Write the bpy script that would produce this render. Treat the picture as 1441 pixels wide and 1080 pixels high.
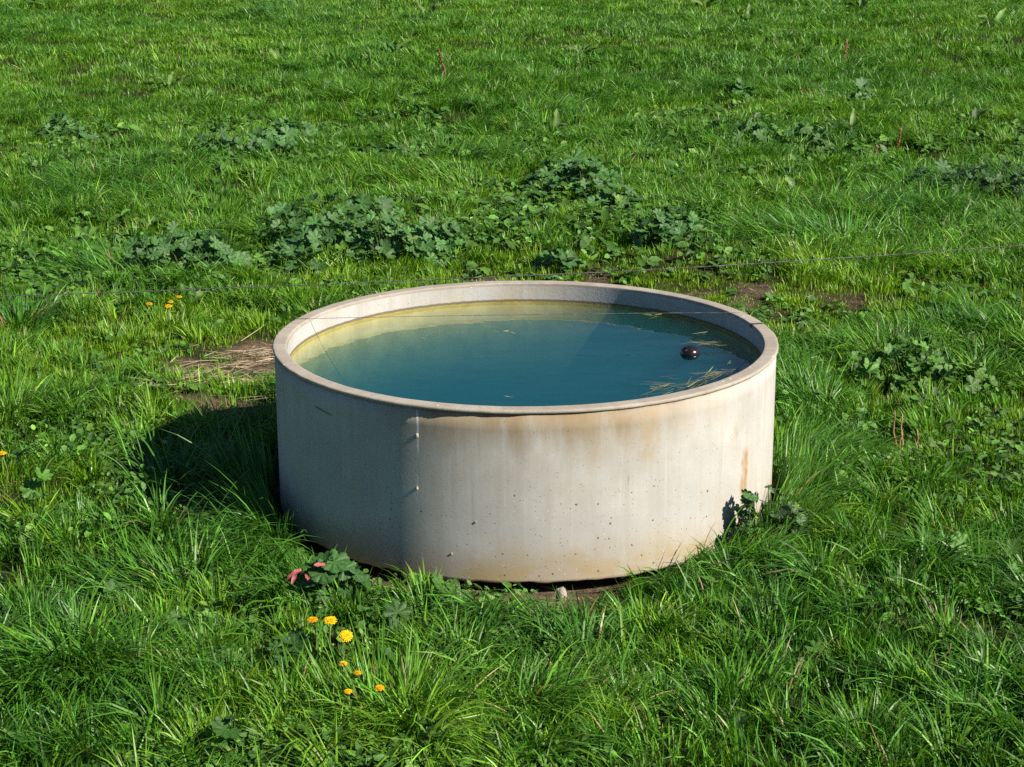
import bpy, math, random
import numpy as np

for o in list(bpy.data.objects):
    bpy.data.objects.remove(o, do_unlink=True)
S = bpy.context.scene
COL = S.collection
rng = np.random.default_rng(11)
random.seed(5)

# ------------------------------------------------------------------ camera
F_PX, CAM_H, CAM_D, PITCH, YAW, ROLL, CAM_X = 2634.86, 2.297, 6.4846, .2834, .0035, -.004, -.0708
_cp, _sp = math.cos(PITCH), math.sin(PITCH)
_fw = np.array([math.sin(YAW)*_cp, math.cos(YAW)*_cp, -_sp])
_rt = np.array([math.cos(YAW), -math.sin(YAW), 0.])
_up = np.cross(_rt, _fw)
_r2 = _rt*math.cos(ROLL) + _up*math.sin(ROLL)
_u2 = -_rt*math.sin(ROLL) + _up*math.cos(ROLL)
CAM = np.array([CAM_X, -CAM_D, CAM_H])
from mathutils import Matrix, Vector
cd = bpy.data.cameras.new('camera')
cam = bpy.data.objects.new('camera', cd); COL.objects.link(cam)
cd.sensor_width = 36; cd.lens = F_PX/1441*36; cd.clip_end = 2000; cd.clip_start = .05
cam.matrix_world = Matrix(((_r2[0], _u2[0], -_fw[0], CAM[0]), (_r2[1], _u2[1], -_fw[1], CAM[1]),
                           (_r2[2], _u2[2], -_fw[2], CAM[2]), (0, 0, 0, 1)))
S.camera = cam

def gp(px, py, z=0.):
    """where the ray through a point of the photograph meets height z"""
    v = _fw + _r2*(px-720.5)/F_PX + _u2*(540-py)/F_PX
    return CAM + v*((z-CAM[2])/v[2])
def gy(px, py, Y):
    v = _fw + _r2*(px-720.5)/F_PX + _u2*(540-py)/F_PX
    return CAM + v*((Y-CAM[1])/v[1])

# ------------------------------------------------------------------ sky, sun, exposure
SUN_EL = math.radians(37)
SUN_AZ = np.array([.888, -.46])            # towards the sun, on the ground plane
sun_dir = Vector((SUN_AZ[0]*math.cos(SUN_EL), SUN_AZ[1]*math.cos(SUN_EL), math.sin(SUN_EL))).normalized()
W = bpy.data.worlds.new('World'); S.world = W; W.use_nodes = True
wn = W.node_tree; bg = wn.nodes['Background']
sky = wn.nodes.new('ShaderNodeTexSky'); sky.sky_type = 'NISHITA'; sky.sun_disc = False
sky.sun_elevation = SUN_EL; sky.sun_rotation = math.atan2(SUN_AZ[0], SUN_AZ[1])
sky.air_density = .7; sky.dust_density = .1; sky.ozone_density = 4.0
wn.links.new(sky.outputs[0], bg.inputs[0]); bg.inputs[1].default_value = .05
sl = bpy.data.lights.new('sun', 'SUN'); sl.energy = 5.0; sl.angle = math.radians(.5); sl.color = (1, .905, .765)
so = bpy.data.objects.new('sun', sl); COL.objects.link(so); so.rotation_euler = sun_dir.to_track_quat('Z', 'Y').to_euler()
so.location = (6, -3, 8)
S.view_settings.view_transform = 'Standard'; S.view_settings.look = 'None'
S.view_settings.gamma = 1; S.view_settings.exposure = .7
S.render.engine = 'CYCLES'
S.cycles.use_denoising = False
S.cycles.max_bounces = 8; S.cycles.transparent_max_bounces = 12; S.cycles.volume_bounces = 3
S.cycles.caustics_reflective = False; S.cycles.caustics_refractive = False

# ------------------------------------------------------------------ helpers
def tag(o, label=None, cat=None, group=None, kind=None):
    if label: o['label'] = label
    if cat: o['category'] = cat
    if group: o['group'] = group
    if kind: o['kind'] = kind
    return o
def empty(name, loc, label, cat, group=None):
    o = bpy.data.objects.new(name, None); COL.objects.link(o); o.location = [float(a) for a in loc]
    o.empty_display_size = .05
    return tag(o, label, cat, group)
def mesh_obj(name, V, quads, tris, mat, parent=None, col=None, smooth=True):
    """one mesh object from arrays; V in the parent's own space"""
    V = np.asarray(V, np.float32).reshape(-1, 3)
    quads = np.asarray(quads, np.int32).reshape(-1, 4); tris = np.asarray(tris, np.int32).reshape(-1, 3)
    me = bpy.data.meshes.new(name)
    me.vertices.add(len(V)); me.vertices.foreach_set('co', V.ravel())
    nl = quads.size + tris.size
    me.loops.add(nl); me.loops.foreach_set('vertex_index', np.concatenate([quads.ravel(), tris.ravel()]))
    npo = len(quads) + len(tris); me.polygons.add(npo)
    starts = np.concatenate([np.arange(len(quads))*4, quads.size + np.arange(len(tris))*3]).astype(np.int32)
    me.polygons.foreach_set('loop_start', starts)
    me.polygons.foreach_set('use_smooth', np.full(npo, smooth))
    if col is not None:
        a = me.color_attributes.new('Col', 'FLOAT_COLOR', 'POINT')
        c = np.ones((len(V), 4), np.float32); c[:, :3] = col
        a.data.foreach_set('color', c.ravel())
    me.update(calc_edges=True)
    me.materials.append(mat)
    o = bpy.data.objects.new(name, me); COL.objects.link(o)
    if parent: o.parent = parent
    return o

class Buf:
    """collects pieces that make up one mesh"""
    def __init__(s): s.V, s.Q, s.T, s.C, s.n = [], [], [], [], 0
    def add(s, V, Q=None, T=None, C=None):
        V = np.asarray(V, float).reshape(-1, 3)
        if Q is not None and len(Q): s.Q.append(np.asarray(Q).reshape(-1, 4) + s.n)
        if T is not None and len(T): s.T.append(np.asarray(T).reshape(-1, 3) + s.n)
        C = np.ones(3) if C is None else np.asarray(C, float)
        s.C.append(np.broadcast_to(C, (len(V), 3))); s.V.append(V); s.n += len(V)
    def tube(s, pts, r, C=None, k=6, cap=True):
        pts = np.asarray(pts, float); m = len(pts); r = np.broadcast_to(r, (m,))
        tg = np.gradient(pts, axis=0); tg /= np.linalg.norm(tg, axis=1)[:, None] + 1e-9
        ref = np.array([.31, .17, .93]) if abs(tg[0][2]) < .8 else np.array([1., .1, 0])
        a = np.cross(tg, ref); a /= np.linalg.norm(a, axis=1)[:, None] + 1e-9; b = np.cross(tg, a)
        th = np.arange(k)*2*math.pi/k
        V = pts[:, None] + r[:, None, None]*(np.cos(th)[None, :, None]*a[:, None] + np.sin(th)[None, :, None]*b[:, None])
        Q = [[i*k+j, i*k+(j+1) % k, (i+1)*k+(j+1) % k, (i+1)*k+j] for i in range(m-1) for j in range(k)]
        T = []
        V = V.reshape(-1, 3)
        if cap:
            V = np.concatenate([V, pts[:1], pts[-1:]])
            T = [[m*k, (j+1) % k, j] for j in range(k)] + [[m*k+1, (m-1)*k+j, (m-1)*k+(j+1) % k] for j in range(k)]
        s.add(V, Q, T, C)
    def build(s, name, mat, parent=None, smooth=True):
        Q = np.concatenate(s.Q) if s.Q else []; T = np.concatenate(s.T) if s.T else []
        return mesh_obj(name, np.concatenate(s.V), Q, T, mat, parent, np.concatenate(s.C), smooth)

# value noise -----------------------------------------------------------------
_perm = np.random.default_rng(3).random((256, 256))
def vnoise(x, y):
    xi = np.floor(x).astype(int); yi = np.floor(y).astype(int); fx = x-xi; fy = y-yi
    fx = fx*fx*(3-2*fx); fy = fy*fy*(3-2*fy)
    g = lambda a, b: _perm[a & 255, b & 255]
    return (g(xi, yi)*(1-fx)+g(xi+1, yi)*fx)*(1-fy) + (g(xi, yi+1)*(1-fx)+g(xi+1, yi+1)*fx)*fy
def fbm(x, y, sc, o=3, off=0.):
    v = 0; a = .5; t = 0
    for i in range(o):
        v = v + a*vnoise(x*sc+17.3*i+off, y*sc+9.1*i-off); t += a; a *= .5; sc *= 2.03
    return v/t                                     # 0..1
def sst(a, b, x):
    t = np.clip((x-a)/(b-a), 0, 1); return t*t*(3-2*t)

# node helper -----------------------------------------------------------------
class NT:
    def __init__(s, name):
        s.m = bpy.data.materials.new(name); s.m.use_nodes = True
        s.t = s.m.node_tree; s.t.nodes.clear(); s.out = s.t.nodes.new('ShaderNodeOutputMaterial')
    def _in(s, sock, v):
        if hasattr(v, 'is_output'): s.t.links.new(v, sock)
        elif v is not None:
            if isinstance(v, (tuple, list)) and len(v) == 3 and sock.type == 'RGBA': v = (*v, 1)
            sock.default_value = v
    def n(s, typ, ins=None, **props):
        nd = s.t.nodes.new(typ)
        for k, v in props.items(): setattr(nd, k, v)
        for k, v in (ins or {}).items(): s._in(nd.inputs[k], v)
        return nd
    def math(s, op, a, b=None, c=None, clamp=False):
        nd = s.n('ShaderNodeMath', operation=op, use_clamp=clamp)
        for i, v in enumerate((a, b, c)):
            if v is not None: s._in(nd.inputs[i], v)
        return nd.outputs[0]
    def mix(s, f, a, b, mode='MIX'):
        nd = s.n('ShaderNodeMix', data_type='RGBA', blend_type=mode)
        s._in(nd.inputs[0], f); s._in(nd.inputs[6], a); s._in(nd.inputs[7], b); return nd.outputs[2]
    def rng(s, v, a, b, c=0., d=1., smooth=True):
        nd = s.n('ShaderNodeMapRange', interpolation_type='SMOOTHSTEP' if smooth else 'LINEAR')
        for i, x in enumerate((v, a, b, c, d)): s._in(nd.inputs[i], x)
        return nd.outputs[0]
    def vec(s, v, sc, loc=(0, 0, 0)):
        nd = s.n('ShaderNodeMapping'); s._in(nd.inputs[0], v); nd.inputs['Scale'].default_value = sc; nd.inputs['Location'].default_value = loc
        return nd.outputs[0]
    def noise(s, v, scale, detail=4., rough=.55, dist=0.):
        nd = s.n('ShaderNodeTexNoise'); s._in(nd.inputs['Vector'], v)
        nd.inputs['Scale'].default_value = scale; nd.inputs['Detail'].default_value = detail
        nd.inputs['Roughness'].default_value = rough; nd.inputs['Distortion'].default_value = dist
        return nd.outputs['Fac']
    def bump(s, h, strength=.3, dist=.01, normal=None):
        nd = s.n('ShaderNodeBump'); s._in(nd.inputs['Height'], h); nd.inputs['Strength'].default_value = strength
        nd.inputs['Distance'].default_value = dist
        if normal is not None: s._in(nd.inputs['Normal'], normal)
        return nd.outputs[0]
    def pbsdf(s, color, rough=.6, spec=.5, normal=None, link=True, **kw):
        nd = s.n('ShaderNodeBsdfPrincipled')
        s._in(nd.inputs['Base Color'], color); s._in(nd.inputs['Roughness'], rough)
        s._in(nd.inputs['Specular IOR Level'], spec)
        if normal is not None: s._in(nd.inputs['Normal'], normal)
        for k, v in kw.items(): s._in(nd.inputs[k], v)
        if link: s.t.links.new(nd.outputs[0], s.out.inputs[0])
        return nd.outputs[0]
    def attr(s, name='Col'):
        return s.n('ShaderNodeAttribute', attribute_name=name).outputs['Color']

def leaf_mat(name, rough=.45, spec=.5, trans=.35, tgain=(1.25, 1.35, .7), bumpy=0.):
    t = NT(name); c = t.attr()
    nrm = None
    if bumpy:
        co = t.n('ShaderNodeTexCoord').outputs['Object']
        c = t.mix(t.rng(t.noise(co, 90, 3), .3, .75), t.mix(1, c, (.78, .8, .78), 'MULTIPLY'), t.mix(1, c, (1.18, 1.15, 1.15), 'MULTIPLY'))
        nrm = t.bump(t.noise(co, 160, 3), bumpy, .004)
    p = t.pbsdf(c, rough, spec, nrm, link=False)
    tr = t.n('ShaderNodeBsdfTranslucent'); t._in(tr.inputs[0], t.mix(1, c, tgain, 'MULTIPLY'))
    mx = t.n('ShaderNodeMixShader'); mx.inputs[0].default_value = trans
    t.t.links.new(p, mx.inputs[1]); t.t.links.new(tr.outputs[0], mx.inputs[2]); t.t.links.new(mx.outputs[0], t.out.inputs[0])
    return t.m
M_GRASS = leaf_mat('grass_blade', .42, .4, .27, (1.3, 1.4, .6))
M_LEAF = leaf_mat('broad_leaf', .5, .4, .22, bumpy=.5)
M_STEM = leaf_mat('plant_stem', .55, .35, .05)
M_PETAL = leaf_mat('petal', .6, .2, .25, (1.1, 1., .6))
M_DRY = leaf_mat('dry_straw', .7, .3, .1, (1, 1, 1))

# ------------------------------------------------------------------ the lie of the land
R_OUT, H_T, WALL_T = .9, .5816, .0517
H_WATER = H_T - .0781

# short / tall / bright zones, each as photo point, half-widths in metres, height factor, tint (+ yellow-green, - blue-green)
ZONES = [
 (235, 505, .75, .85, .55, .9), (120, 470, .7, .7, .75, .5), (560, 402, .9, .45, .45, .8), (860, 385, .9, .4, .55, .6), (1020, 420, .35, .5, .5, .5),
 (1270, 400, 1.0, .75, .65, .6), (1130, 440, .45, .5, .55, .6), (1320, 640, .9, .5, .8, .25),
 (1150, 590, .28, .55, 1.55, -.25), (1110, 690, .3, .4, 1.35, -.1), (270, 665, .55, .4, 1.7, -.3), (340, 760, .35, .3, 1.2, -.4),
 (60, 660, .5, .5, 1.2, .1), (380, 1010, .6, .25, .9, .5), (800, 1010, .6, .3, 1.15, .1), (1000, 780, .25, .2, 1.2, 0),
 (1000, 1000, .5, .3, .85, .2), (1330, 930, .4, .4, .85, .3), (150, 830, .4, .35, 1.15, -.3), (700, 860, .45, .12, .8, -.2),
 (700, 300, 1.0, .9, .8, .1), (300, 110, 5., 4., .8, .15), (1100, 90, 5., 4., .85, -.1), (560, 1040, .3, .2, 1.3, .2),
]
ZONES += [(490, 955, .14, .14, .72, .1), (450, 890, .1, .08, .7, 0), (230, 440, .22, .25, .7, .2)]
ZW = [(gp(a, b), rx, ry, h, t) for a, b, rx, ry, h, t in ZONES]
# bare, trodden soil
BARE = [(372, 500, .22, .36, .93), (330, 575, .32, .2, .85), (300, 520, .33, .14, .68), (668, 393, .16, .14, .85), (840, 386, .09, .22, .7), (1057, 412, .12, .22, .75),
        (1160, 466, .14, .14, .75), (985, 410, .15, .16, .6), (1045, 430, .1, .2, .7), (790, 845, .13, .07, 1), (835, 862, .16, .05, .7), (560, 800, .2, .06, .9),
        (80, 893, .14, .07, .85), (350, 885, .12, .06, .7), (1010, 350, .2, .3, .5), (510, 300, .2, .3, .4), (1300, 880, .18, .1, .5), (400, 385, .15, .3, .3),
        (905, 1015, .1, .06, .6), (1335, 955, .12, .08, .6)]
BW = [(gp(a, b), rx, ry, s) for a, b, rx, ry, s in BARE]
def bare(x, y):
    v = np.zeros_like(x); wob = (fbm(x, y, 4.5, 3, 5)-.5)*1.3
    for p, rx, ry, s in BW:
        q = ((x-p[0])/rx)**2+((y-p[1])/ry)**2
        v = np.maximum(v, s*(1-sst(.35, 1.15, q+wob)))
    r = np.hypot(x, y); a = np.arctan2(x, -y)
    ring = (1-sst(.955, 1.02+.03*np.sin(a*9), r))*sst(-1.35, -1.05, a)*(1-sst(.15, .55, a))
    ring2 = (1-sst(.93, 1.02, r))*(np.abs(a) > 1.6)*.8
    spots = sst(.70, .78, fbm(x, y, 2.1, 3, 40))*.5*(1-sst(2, 6, y))
    return np.clip(np.maximum.reduce([v, ring, ring2, spots]), 0, 1)
def zone(x, y):
    h = np.ones_like(x); t = np.zeros_like(x)
    wob = 1+(fbm(x, y, 2.3, 2, 9)-.5)*.9
    for p, rx, ry, hh, tt in ZW:
        w = np.exp(-(((x-p[0])/rx)**2+((y-p[1])/ry)**2)*wob)
        h = h*(1+(hh-1)*w); t = t+tt*w
    return h, t
def ground_z(x, y):
    x = np.asarray(x, float); y = np.asarray(y, float)
    far = sst(0, 4, np.hypot(x, y)-1.0)
    z = (fbm(x, y, .45, 2, 3)-.5)*.16*far + (fbm(x, y, 1.9, 2, 8)-.5)*.12*sst(.9, 1.6, np.hypot(x, y)) + (fbm(x, y, 7, 2, 2)-.5)*.022
    r = np.hypot(x, y)
    a = np.arctan2(x, -y)
    z = z*sst(.6, 1.5, r) - .012*(1-sst(.97, 1.15, r)) - .034*(1-sst(.93, 1.04, r))*sst(-1.7, -1.1, a)*(1-sst(.25, .8, a))
    return z
def gz(x, y): return float(ground_z(np.array([x]), np.array([y]))[0])

def soil_mat():
    t = NT('pasture_soil'); co = t.n('ShaderNodeTexCoord').outputs['Object']
    a = t.attr(); sep = t.n('ShaderNodeSeparateColor'); t._in(sep.inputs[0], a); b = sep.outputs[0]
    n1 = t.noise(co, 14, 6, .65); n2 = t.noise(co, 60, 5, .7); n3 = t.noise(co, 1.3, 4)
    soil = t.mix(t.rng(n1, .3, .7), (.10, .07, .05), (.26, .195, .14)); soil = t.mix(t.rng(n2, .35, .7), t.mix(1, soil, (.55, .52, .5), 'MULTIPLY'), soil)
    turf = t.mix(t.rng(n3, .35, .65), (.014, .022, .006), (.036, .05, .012)); turf = t.mix(t.rng(n2, .4, .7), turf, (.06, .05, .025))
    t.pbsdf(t.mix(b, turf, soil), .95, .15, t.bump(t.math('ADD', n1, n2), .9, .02)); return t.m
def build_ground():
    far = lambda a, st: np.cumsum(st*1.35**np.arange(1, 24))
    xs = np.concatenate([-12.6-far(0, .14)[::-1], np.arange(-12.6, -3.2, .14), np.arange(-3.2, 3.2, .04), np.arange(3.2, 12.6, .14), 12.6+far(0, .14)])
    ys = np.concatenate([-3.4-far(0, .04)[::-1], np.arange(-3.4, 6, .04), np.arange(6, 34, .14), 34+far(0, .14)])
    X, Y = np.meshgrid(xs, ys); Z = ground_z(X.ravel(), Y.ravel())
    V = np.stack([X.ravel(), Y.ravel(), Z], 1); nx, ny = len(xs), len(ys)
    i = np.arange(nx-1)[None]+np.arange(ny-1)[:, None]*nx; i = i.ravel()
    Q = np.stack([i, i+1, i+nx+1, i+nx], 1)
    c = np.zeros((len(V), 3)); c[:, 0] = bare(V[:, 0], V[:, 1])
    o = mesh_obj('ground', V, Q, [], soil_mat(), col=c); tag(o, 'dark pasture soil under the grass, bare and brown around the trough', 'ground', kind='structure')
build_ground()

# ------------------------------------------------------------------ concrete
def concrete_base(t, uv):
    big = t.noise(uv, 3.2, 5, .6); fine = t.noise(uv, 70, 5, .7)
    st = t.noise(t.vec(uv, (26, 1.1, 1)), 1, 4, .6); st2 = t.noise(t.vec(uv, (70, 2.2, 1), (3, 1, 0)), 1, 3, .6)
    c = t.mix(t.rng(big, .36, .66), (.43, .425, .405), (.52, .515, .495))
    c = t.mix(t.math('MULTIPLY', t.rng(st, .45, .72), .55), c, (.40, .375, .33))
    c = t.mix(t.math('MULTIPLY', t.rng(st2, .5, .75), .35), c, (.62, .59, .53))
    c = t.mix(t.math('MULTIPLY', t.rng(t.noise(uv, 7.5, 4), .5, .7), .4), c, (.45, .45, .44))
    c = t.mix(t.rng(fine, .35, .65, .0, .12), c, (.33, .31, .27))
    return c, fine, st
def spots(t, uv, scale, keep, size):
    vo = t.n('ShaderNodeTexVoronoi', voronoi_dimensions='2D'); t._in(vo.inputs['Vector'], t.mix(.985, t.vec(uv, (1, 1, 1)), uv)); vo.inputs['Scale'].default_value = scale
    sp = t.n('ShaderNodeSeparateColor'); t._in(sp.inputs[0], vo.outputs['Color'])
    on = t.math('GREATER_THAN', sp.outputs[0], keep)
    rad = t.math('MULTIPLY_ADD', sp.outputs[1], size, size*.35)
    wob = t.math('MULTIPLY_ADD', t.noise(uv, 240, 3), .9, .55)
    return t.math('MULTIPLY', on, t.math('LESS_THAN', t.math('MULTIPLY', vo.outputs['Distance'], wob), rad))
def wall_mat():
    t = NT('weathered_concrete'); uv = t.n('ShaderNodeUVMap', uv_map='UVMap').outputs[0]
    s = t.n('ShaderNodeSeparateXYZ'); t._in(s.inputs[0], uv); u, v = s.outputs[0], s.outputs[1]
    c, fine, st = concrete_base(t, uv)
    # brown run-off under the rim
    run = t.noise(t.vec(uv, (11, 1.8, 1), (5, 2, 0)), 1, 8, .72, .3)
    top = t.rng(t.math('ADD', v, t.math('MULTIPLY', t.math('SUBTRACT', run, .5), .34)), .40, .58)
    um = t.math('MULTIPLY', t.rng(u, -.62, -.2), t.rng(u, .95, .15, 0, 1))
    c = t.mix(t.math('MULTIPLY', t.math('MULTIPLY', top, um), .95), c, (.275, .205, .115))
    blot = t.rng(t.noise(t.vec(uv, (3.5, 4, 1), (1, 7, 0)), 1, 4), .5, .68)
    c = t.mix(t.math('MULTIPLY', t.math('MULTIPLY', blot, t.rng(v, .25, .5)), t.math('MULTIPLY', um, .5)), c, (.38, .30, .19))
    # dark brown line directly under the lip
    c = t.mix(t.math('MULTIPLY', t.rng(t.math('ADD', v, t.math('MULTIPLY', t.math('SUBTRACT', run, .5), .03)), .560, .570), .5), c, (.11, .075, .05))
    mot = t.rng(t.noise(t.vec(uv, (5, 3.2, 1), (2, 9, 0)), 1, 8, .72, .4), .46, .62)
    c = t.mix(t.math('MULTIPLY', mot, .32), c, (.42, .37, .29))
    # splash-back near the ground
    bot = t.rng(t.math('ADD', v, t.math('MULTIPLY', t.math('SUBTRACT', t.noise(uv, 5, 4), .5), .25)), .2, -.02)
    c = t.mix(t.math('MULTIPLY', bot, .7), c, (.39, .325, .22))
    ol = t.math('MULTIPLY', t.rng(v, .13, .02), t.rng(t.noise(t.vec(uv, (5, 8, 1), (9, 3, 0)), 1, 4), .48, .62))
    c = t.mix(t.math('MULTIPLY', ol, .55), c, (.39, .29, .12))
    # grey wash band
    c = t.mix(t.math('MULTIPLY', t.math('MULTIPLY', t.rng(v, .33, .2), t.rng(v, .1, .2)), t.rng(t.noise(t.vec(uv, (2.5, 9, 1), (4, 4, 0)), 1, 4), .42, .62, 0, .5)), c, (.43, .43, .42))
    # rust run at the right
    def streak(u0, w, v0, v1, col, c, amt):
        d = t.math('ABSOLUTE', t.math('ADD', t.math('SUBTRACT', u, u0), t.math('MULTIPLY', t.math('SUBTRACT', t.noise(t.vec(uv, (4, 22, 1)), 1, 3), .5), w*1.6)))
        f = t.math('MULTIPLY', t.rng(d, w, w*.2), t.math('MULTIPLY', t.rng(v, v0, v0+.05), t.rng(v, v1+.02, v1-.02)))
        f = t.math('MULTIPLY', f, t.rng(t.noise(t.vec(uv, (60, 14, 1)), 1, 3), .25, .6, .15, 1))
        return t.mix(t.math('MULTIPLY', f, amt), c, col)
    c = streak(.862, .034, .10, .32, (.36, .20, .075), c, .75); c = streak(.872, .012, .16, .30, (.33, .15, .04), c, .5)
    c = streak(.795, .014, .36, .42, (.36, .22, .09), c, .6)
    c = streak(.40, .05, .36, .56, (.38, .27, .13), c, .5)
    c = streak(-.36, .006, .40, .556, (.8, .79, .75), c, .95)
    c = streak(-.364, .005, .27, .34, (.8, .79, .75), c, .7)
    c = streak(.326, .004, .30, .335, (.13, .08, .06), c, .9)
    mark = t.math('MULTIPLY', t.rng(t.math('ABSOLUTE', t.math('SUBTRACT', t.math('ADD', v, t.math('MULTIPLY', t.math('ADD', u, .76), .12)), .489)), .006, .001), t.rng(t.math('ABSOLUTE', t.math('ADD', u, .76)), .06, .03))
    c = t.mix(t.math('MULTIPLY', mark, .7), c, (.10, .075, .06))
    # blow holes and chips, mostly low on the near side
    zone_ = t.math('MULTIPLY', t.rng(t.noise(t.vec(uv, (3.5, 5, 1), (8, 2, 0)), 1, 4), .36, .56, .55, 1.25), t.rng(v, .42, .14, .12, 1)); zone_ = t.math('MULTIPLY', zone_, t.math('MULTIPLY', t.rng(u, -.62, -.42), t.rng(u, .95, .3, .25, 1)))
    p1 = spots(t, uv, 26, .78, .085); p2 = spots(t, t.vec(uv, (1, 1, 1), (3.3, 1.7, 0)), 62, .86, .10); p3 = spots(t, t.vec(uv, (1, 1, 1), (7.3, 2.7, 0)), 120, .93, .14)
    pit = t.math('MAXIMUM', t.math('MULTIPLY', p1, t.math('GREATER_THAN', zone_, .5)), t.math('MAXIMUM', t.math('MULTIPLY', p2, t.math('GREATER_THAN', zone_, .4)), p3))
    c = t.mix(t.math('MULTIPLY', pit, .85), c, (.12, .08, .055))
    chips = spots(t, t.vec(uv, (1, 1, 1), (2.1, 8.7, 0)), 85, .45, .2)
    cz = t.math('MULTIPLY', t.math('MULTIPLY', t.rng(v, .075, .03), t.rng(t.noise(t.vec(uv, (7, 9, 1), (1, 3, 0)), 1, 3), .5, .6)), t.math('MULTIPLY', t.rng(u, -.56, -.46), t.rng(u, .1, -.1)))
    c = t.mix(t.math('MULTIPLY', t.math('MULTIPLY', chips, cz), .85), c, (.17, .085, .05)); pit = t.math('MAXIMUM', pit, t.math('MULTIPLY', chips, cz))
    pale = spots(t, t.vec(uv, (1, 1, 1), (11.3, 5.7, 0)), 55, .86, .08)
    c = t.mix(t.math('MULTIPLY', t.math('MULTIPLY', pale, .7), t.math('GREATER_THAN', zone_, .55)), c, (.7, .67, .6))
    h = t.math('SUBTRACT', t.math('MULTIPLY_ADD', fine, .12, t.math('MULTIPLY', t.noise(uv, 9, 4), .15)), pit)
    t.pbsdf(c, .85, .25, t.bump(h, .4, .005)); return t.m
def inner_mat():
    t = NT('basin_concrete'); uv = t.n('ShaderNodeUVMap', uv_map='UVMap').outputs[0]
    s = t.n('ShaderNodeSeparateXYZ'); t._in(s.inputs[0], uv); v = s.outputs[1]
    c, fine, st = concrete_base(t, uv)
    c = t.mix(t.rng(t.noise(t.vec(uv, (5, 5, 1)), 1, 4), .45, .7, 0, .45), c, (.5, .42, .27))
    wob = t.math('MULTIPLY', t.math('SUBTRACT', t.noise(t.vec(uv, (30, 4, 1)), 1, 4), .5), .008)
    line = t.rng(t.math('ADD', v, wob), H_WATER+.0135, H_WATER+.010)
    c = t.mix(t.math('MULTIPLY', line, .85), c, (.13, .105, .055))
    p = spots(t, uv, 60, .9, .09); c = t.mix(t.math('MULTIPLY', p, .8), c, (.1, .08, .06))
    alga = t.mix(t.rng(t.noise(uv, 12, 4), .35, .65), (.38, .32, .06), (.50, .43, .11))
    alga = t.mix(t.rng(v, .32, .12), alga, (.045, .04, .022))                        # mud towards the floor
    c = t.mix(t.rng(t.math('ADD', v, wob), H_WATER+.004, H_WATER-.002), c, alga)      # slime below the water line
    t.pbsdf(c, .85, .25, t.bump(t.math('SUBTRACT', fine, p), .3, .004)); return t.m
def rim_mat():
    t = NT('worn_rim_concrete'); uv = t.n('ShaderNodeUVMap', uv_map='UVMap').outputs[0]
    s = t.n('ShaderNodeSeparateXYZ'); t._in(s.inputs[0], uv); u = s.outputs[0]
    big = t.noise(uv, 5, 5, .6); fine = t.noise(uv, 110, 5, .7)
    c = t.mix(t.rng(big, .35, .65), (.345, .31, .265), (.44, .405, .35))
    c = t.mix(t.rng(t.noise(t.vec(uv, (30, 5, 1)), 1, 4), .45, .7, 0, .5), c, (.31, .265, .21))
    c = t.mix(t.rng(fine, .4, .68, 0, .4), c, (.26, .21, .17))
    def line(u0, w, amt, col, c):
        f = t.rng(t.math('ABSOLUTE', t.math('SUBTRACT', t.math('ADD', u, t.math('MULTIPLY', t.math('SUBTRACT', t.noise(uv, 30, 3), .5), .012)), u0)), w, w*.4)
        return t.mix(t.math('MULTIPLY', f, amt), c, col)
    for a, w, k in ((1.375, .0022, .8), (1.475, .003, .4), (-1.62, .0022, .7), (-1.66, .0018, .6), (-1.69, .0018, .6), (-1.56, .0015, .5), (-1.33, .002, .5), (1.72, .002, .6), (.62, .002, .4), (-.5, .0018, .4)):
        c = line(a, w, k, (.07, .055, .045), c)
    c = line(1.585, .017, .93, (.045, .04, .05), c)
    p = spots(t, uv, 70, .88, .09); c = t.mix(t.math('MULTIPLY', p, .8), c, (.12, .09, .07))
    w = spots(t, t.vec(uv, (1, 1, 1), (3, 6, 0)), 24, .93, .11); c = t.mix(t.math('MULTIPLY', w, .85), c, (.78, .77, .74))
    t.pbsdf(c, .8, .3, t.bump(t.math('SUBTRACT', t.math('MULTIPLY_ADD', fine, .4, t.math('MULTIPLY', big, .3)), p), .35, .004)); return t.m

def lathe(name, prof, mat, parent, n=256, vfun=None, chip=None):
    """prof: (radius, z, v for the uv) from start to end; uv u = arc metres, 0 at the side towards the camera"""
    m = len(prof); th = np.linspace(-math.pi, math.pi, n+1)
    rr = np.array([p[0] for p in prof]); zz = np.array([p[1] for p in prof]); vv = np.array([p[2] for p in prof])
    Rr = np.repeat(rr[:, None], n, 1); Zz = np.repeat(zz[:, None], n, 1)
    if chip: Rr, Zz = chip(Rr, Zz, th[:-1][None])
    V = np.stack([Rr*np.sin(th[:-1]), -Rr*np.cos(th[:-1]), Zz], -1).reshape(-1, 3)
    Q = []; UV = []
    for i in range(m-1):
        for j in range(n):
            k = (j+1) % n
            Q.append((i*n+j, i*n+k, (i+1)*n+k, (i+1)*n+j))
            a, b = th[j]*.893, th[j+1]*.893
            UV += [(a, vv[i]), (b, vv[i]), (b, vv[i+1]), (a, vv[i+1])]
    o = mesh_obj(name, V, Q, [], mat, parent)
    uv = o.data.uv_layers.new(name='UVMap'); uv.data.foreach_set('uv', np.array(UV, np.float32).ravel())
    return o

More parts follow.
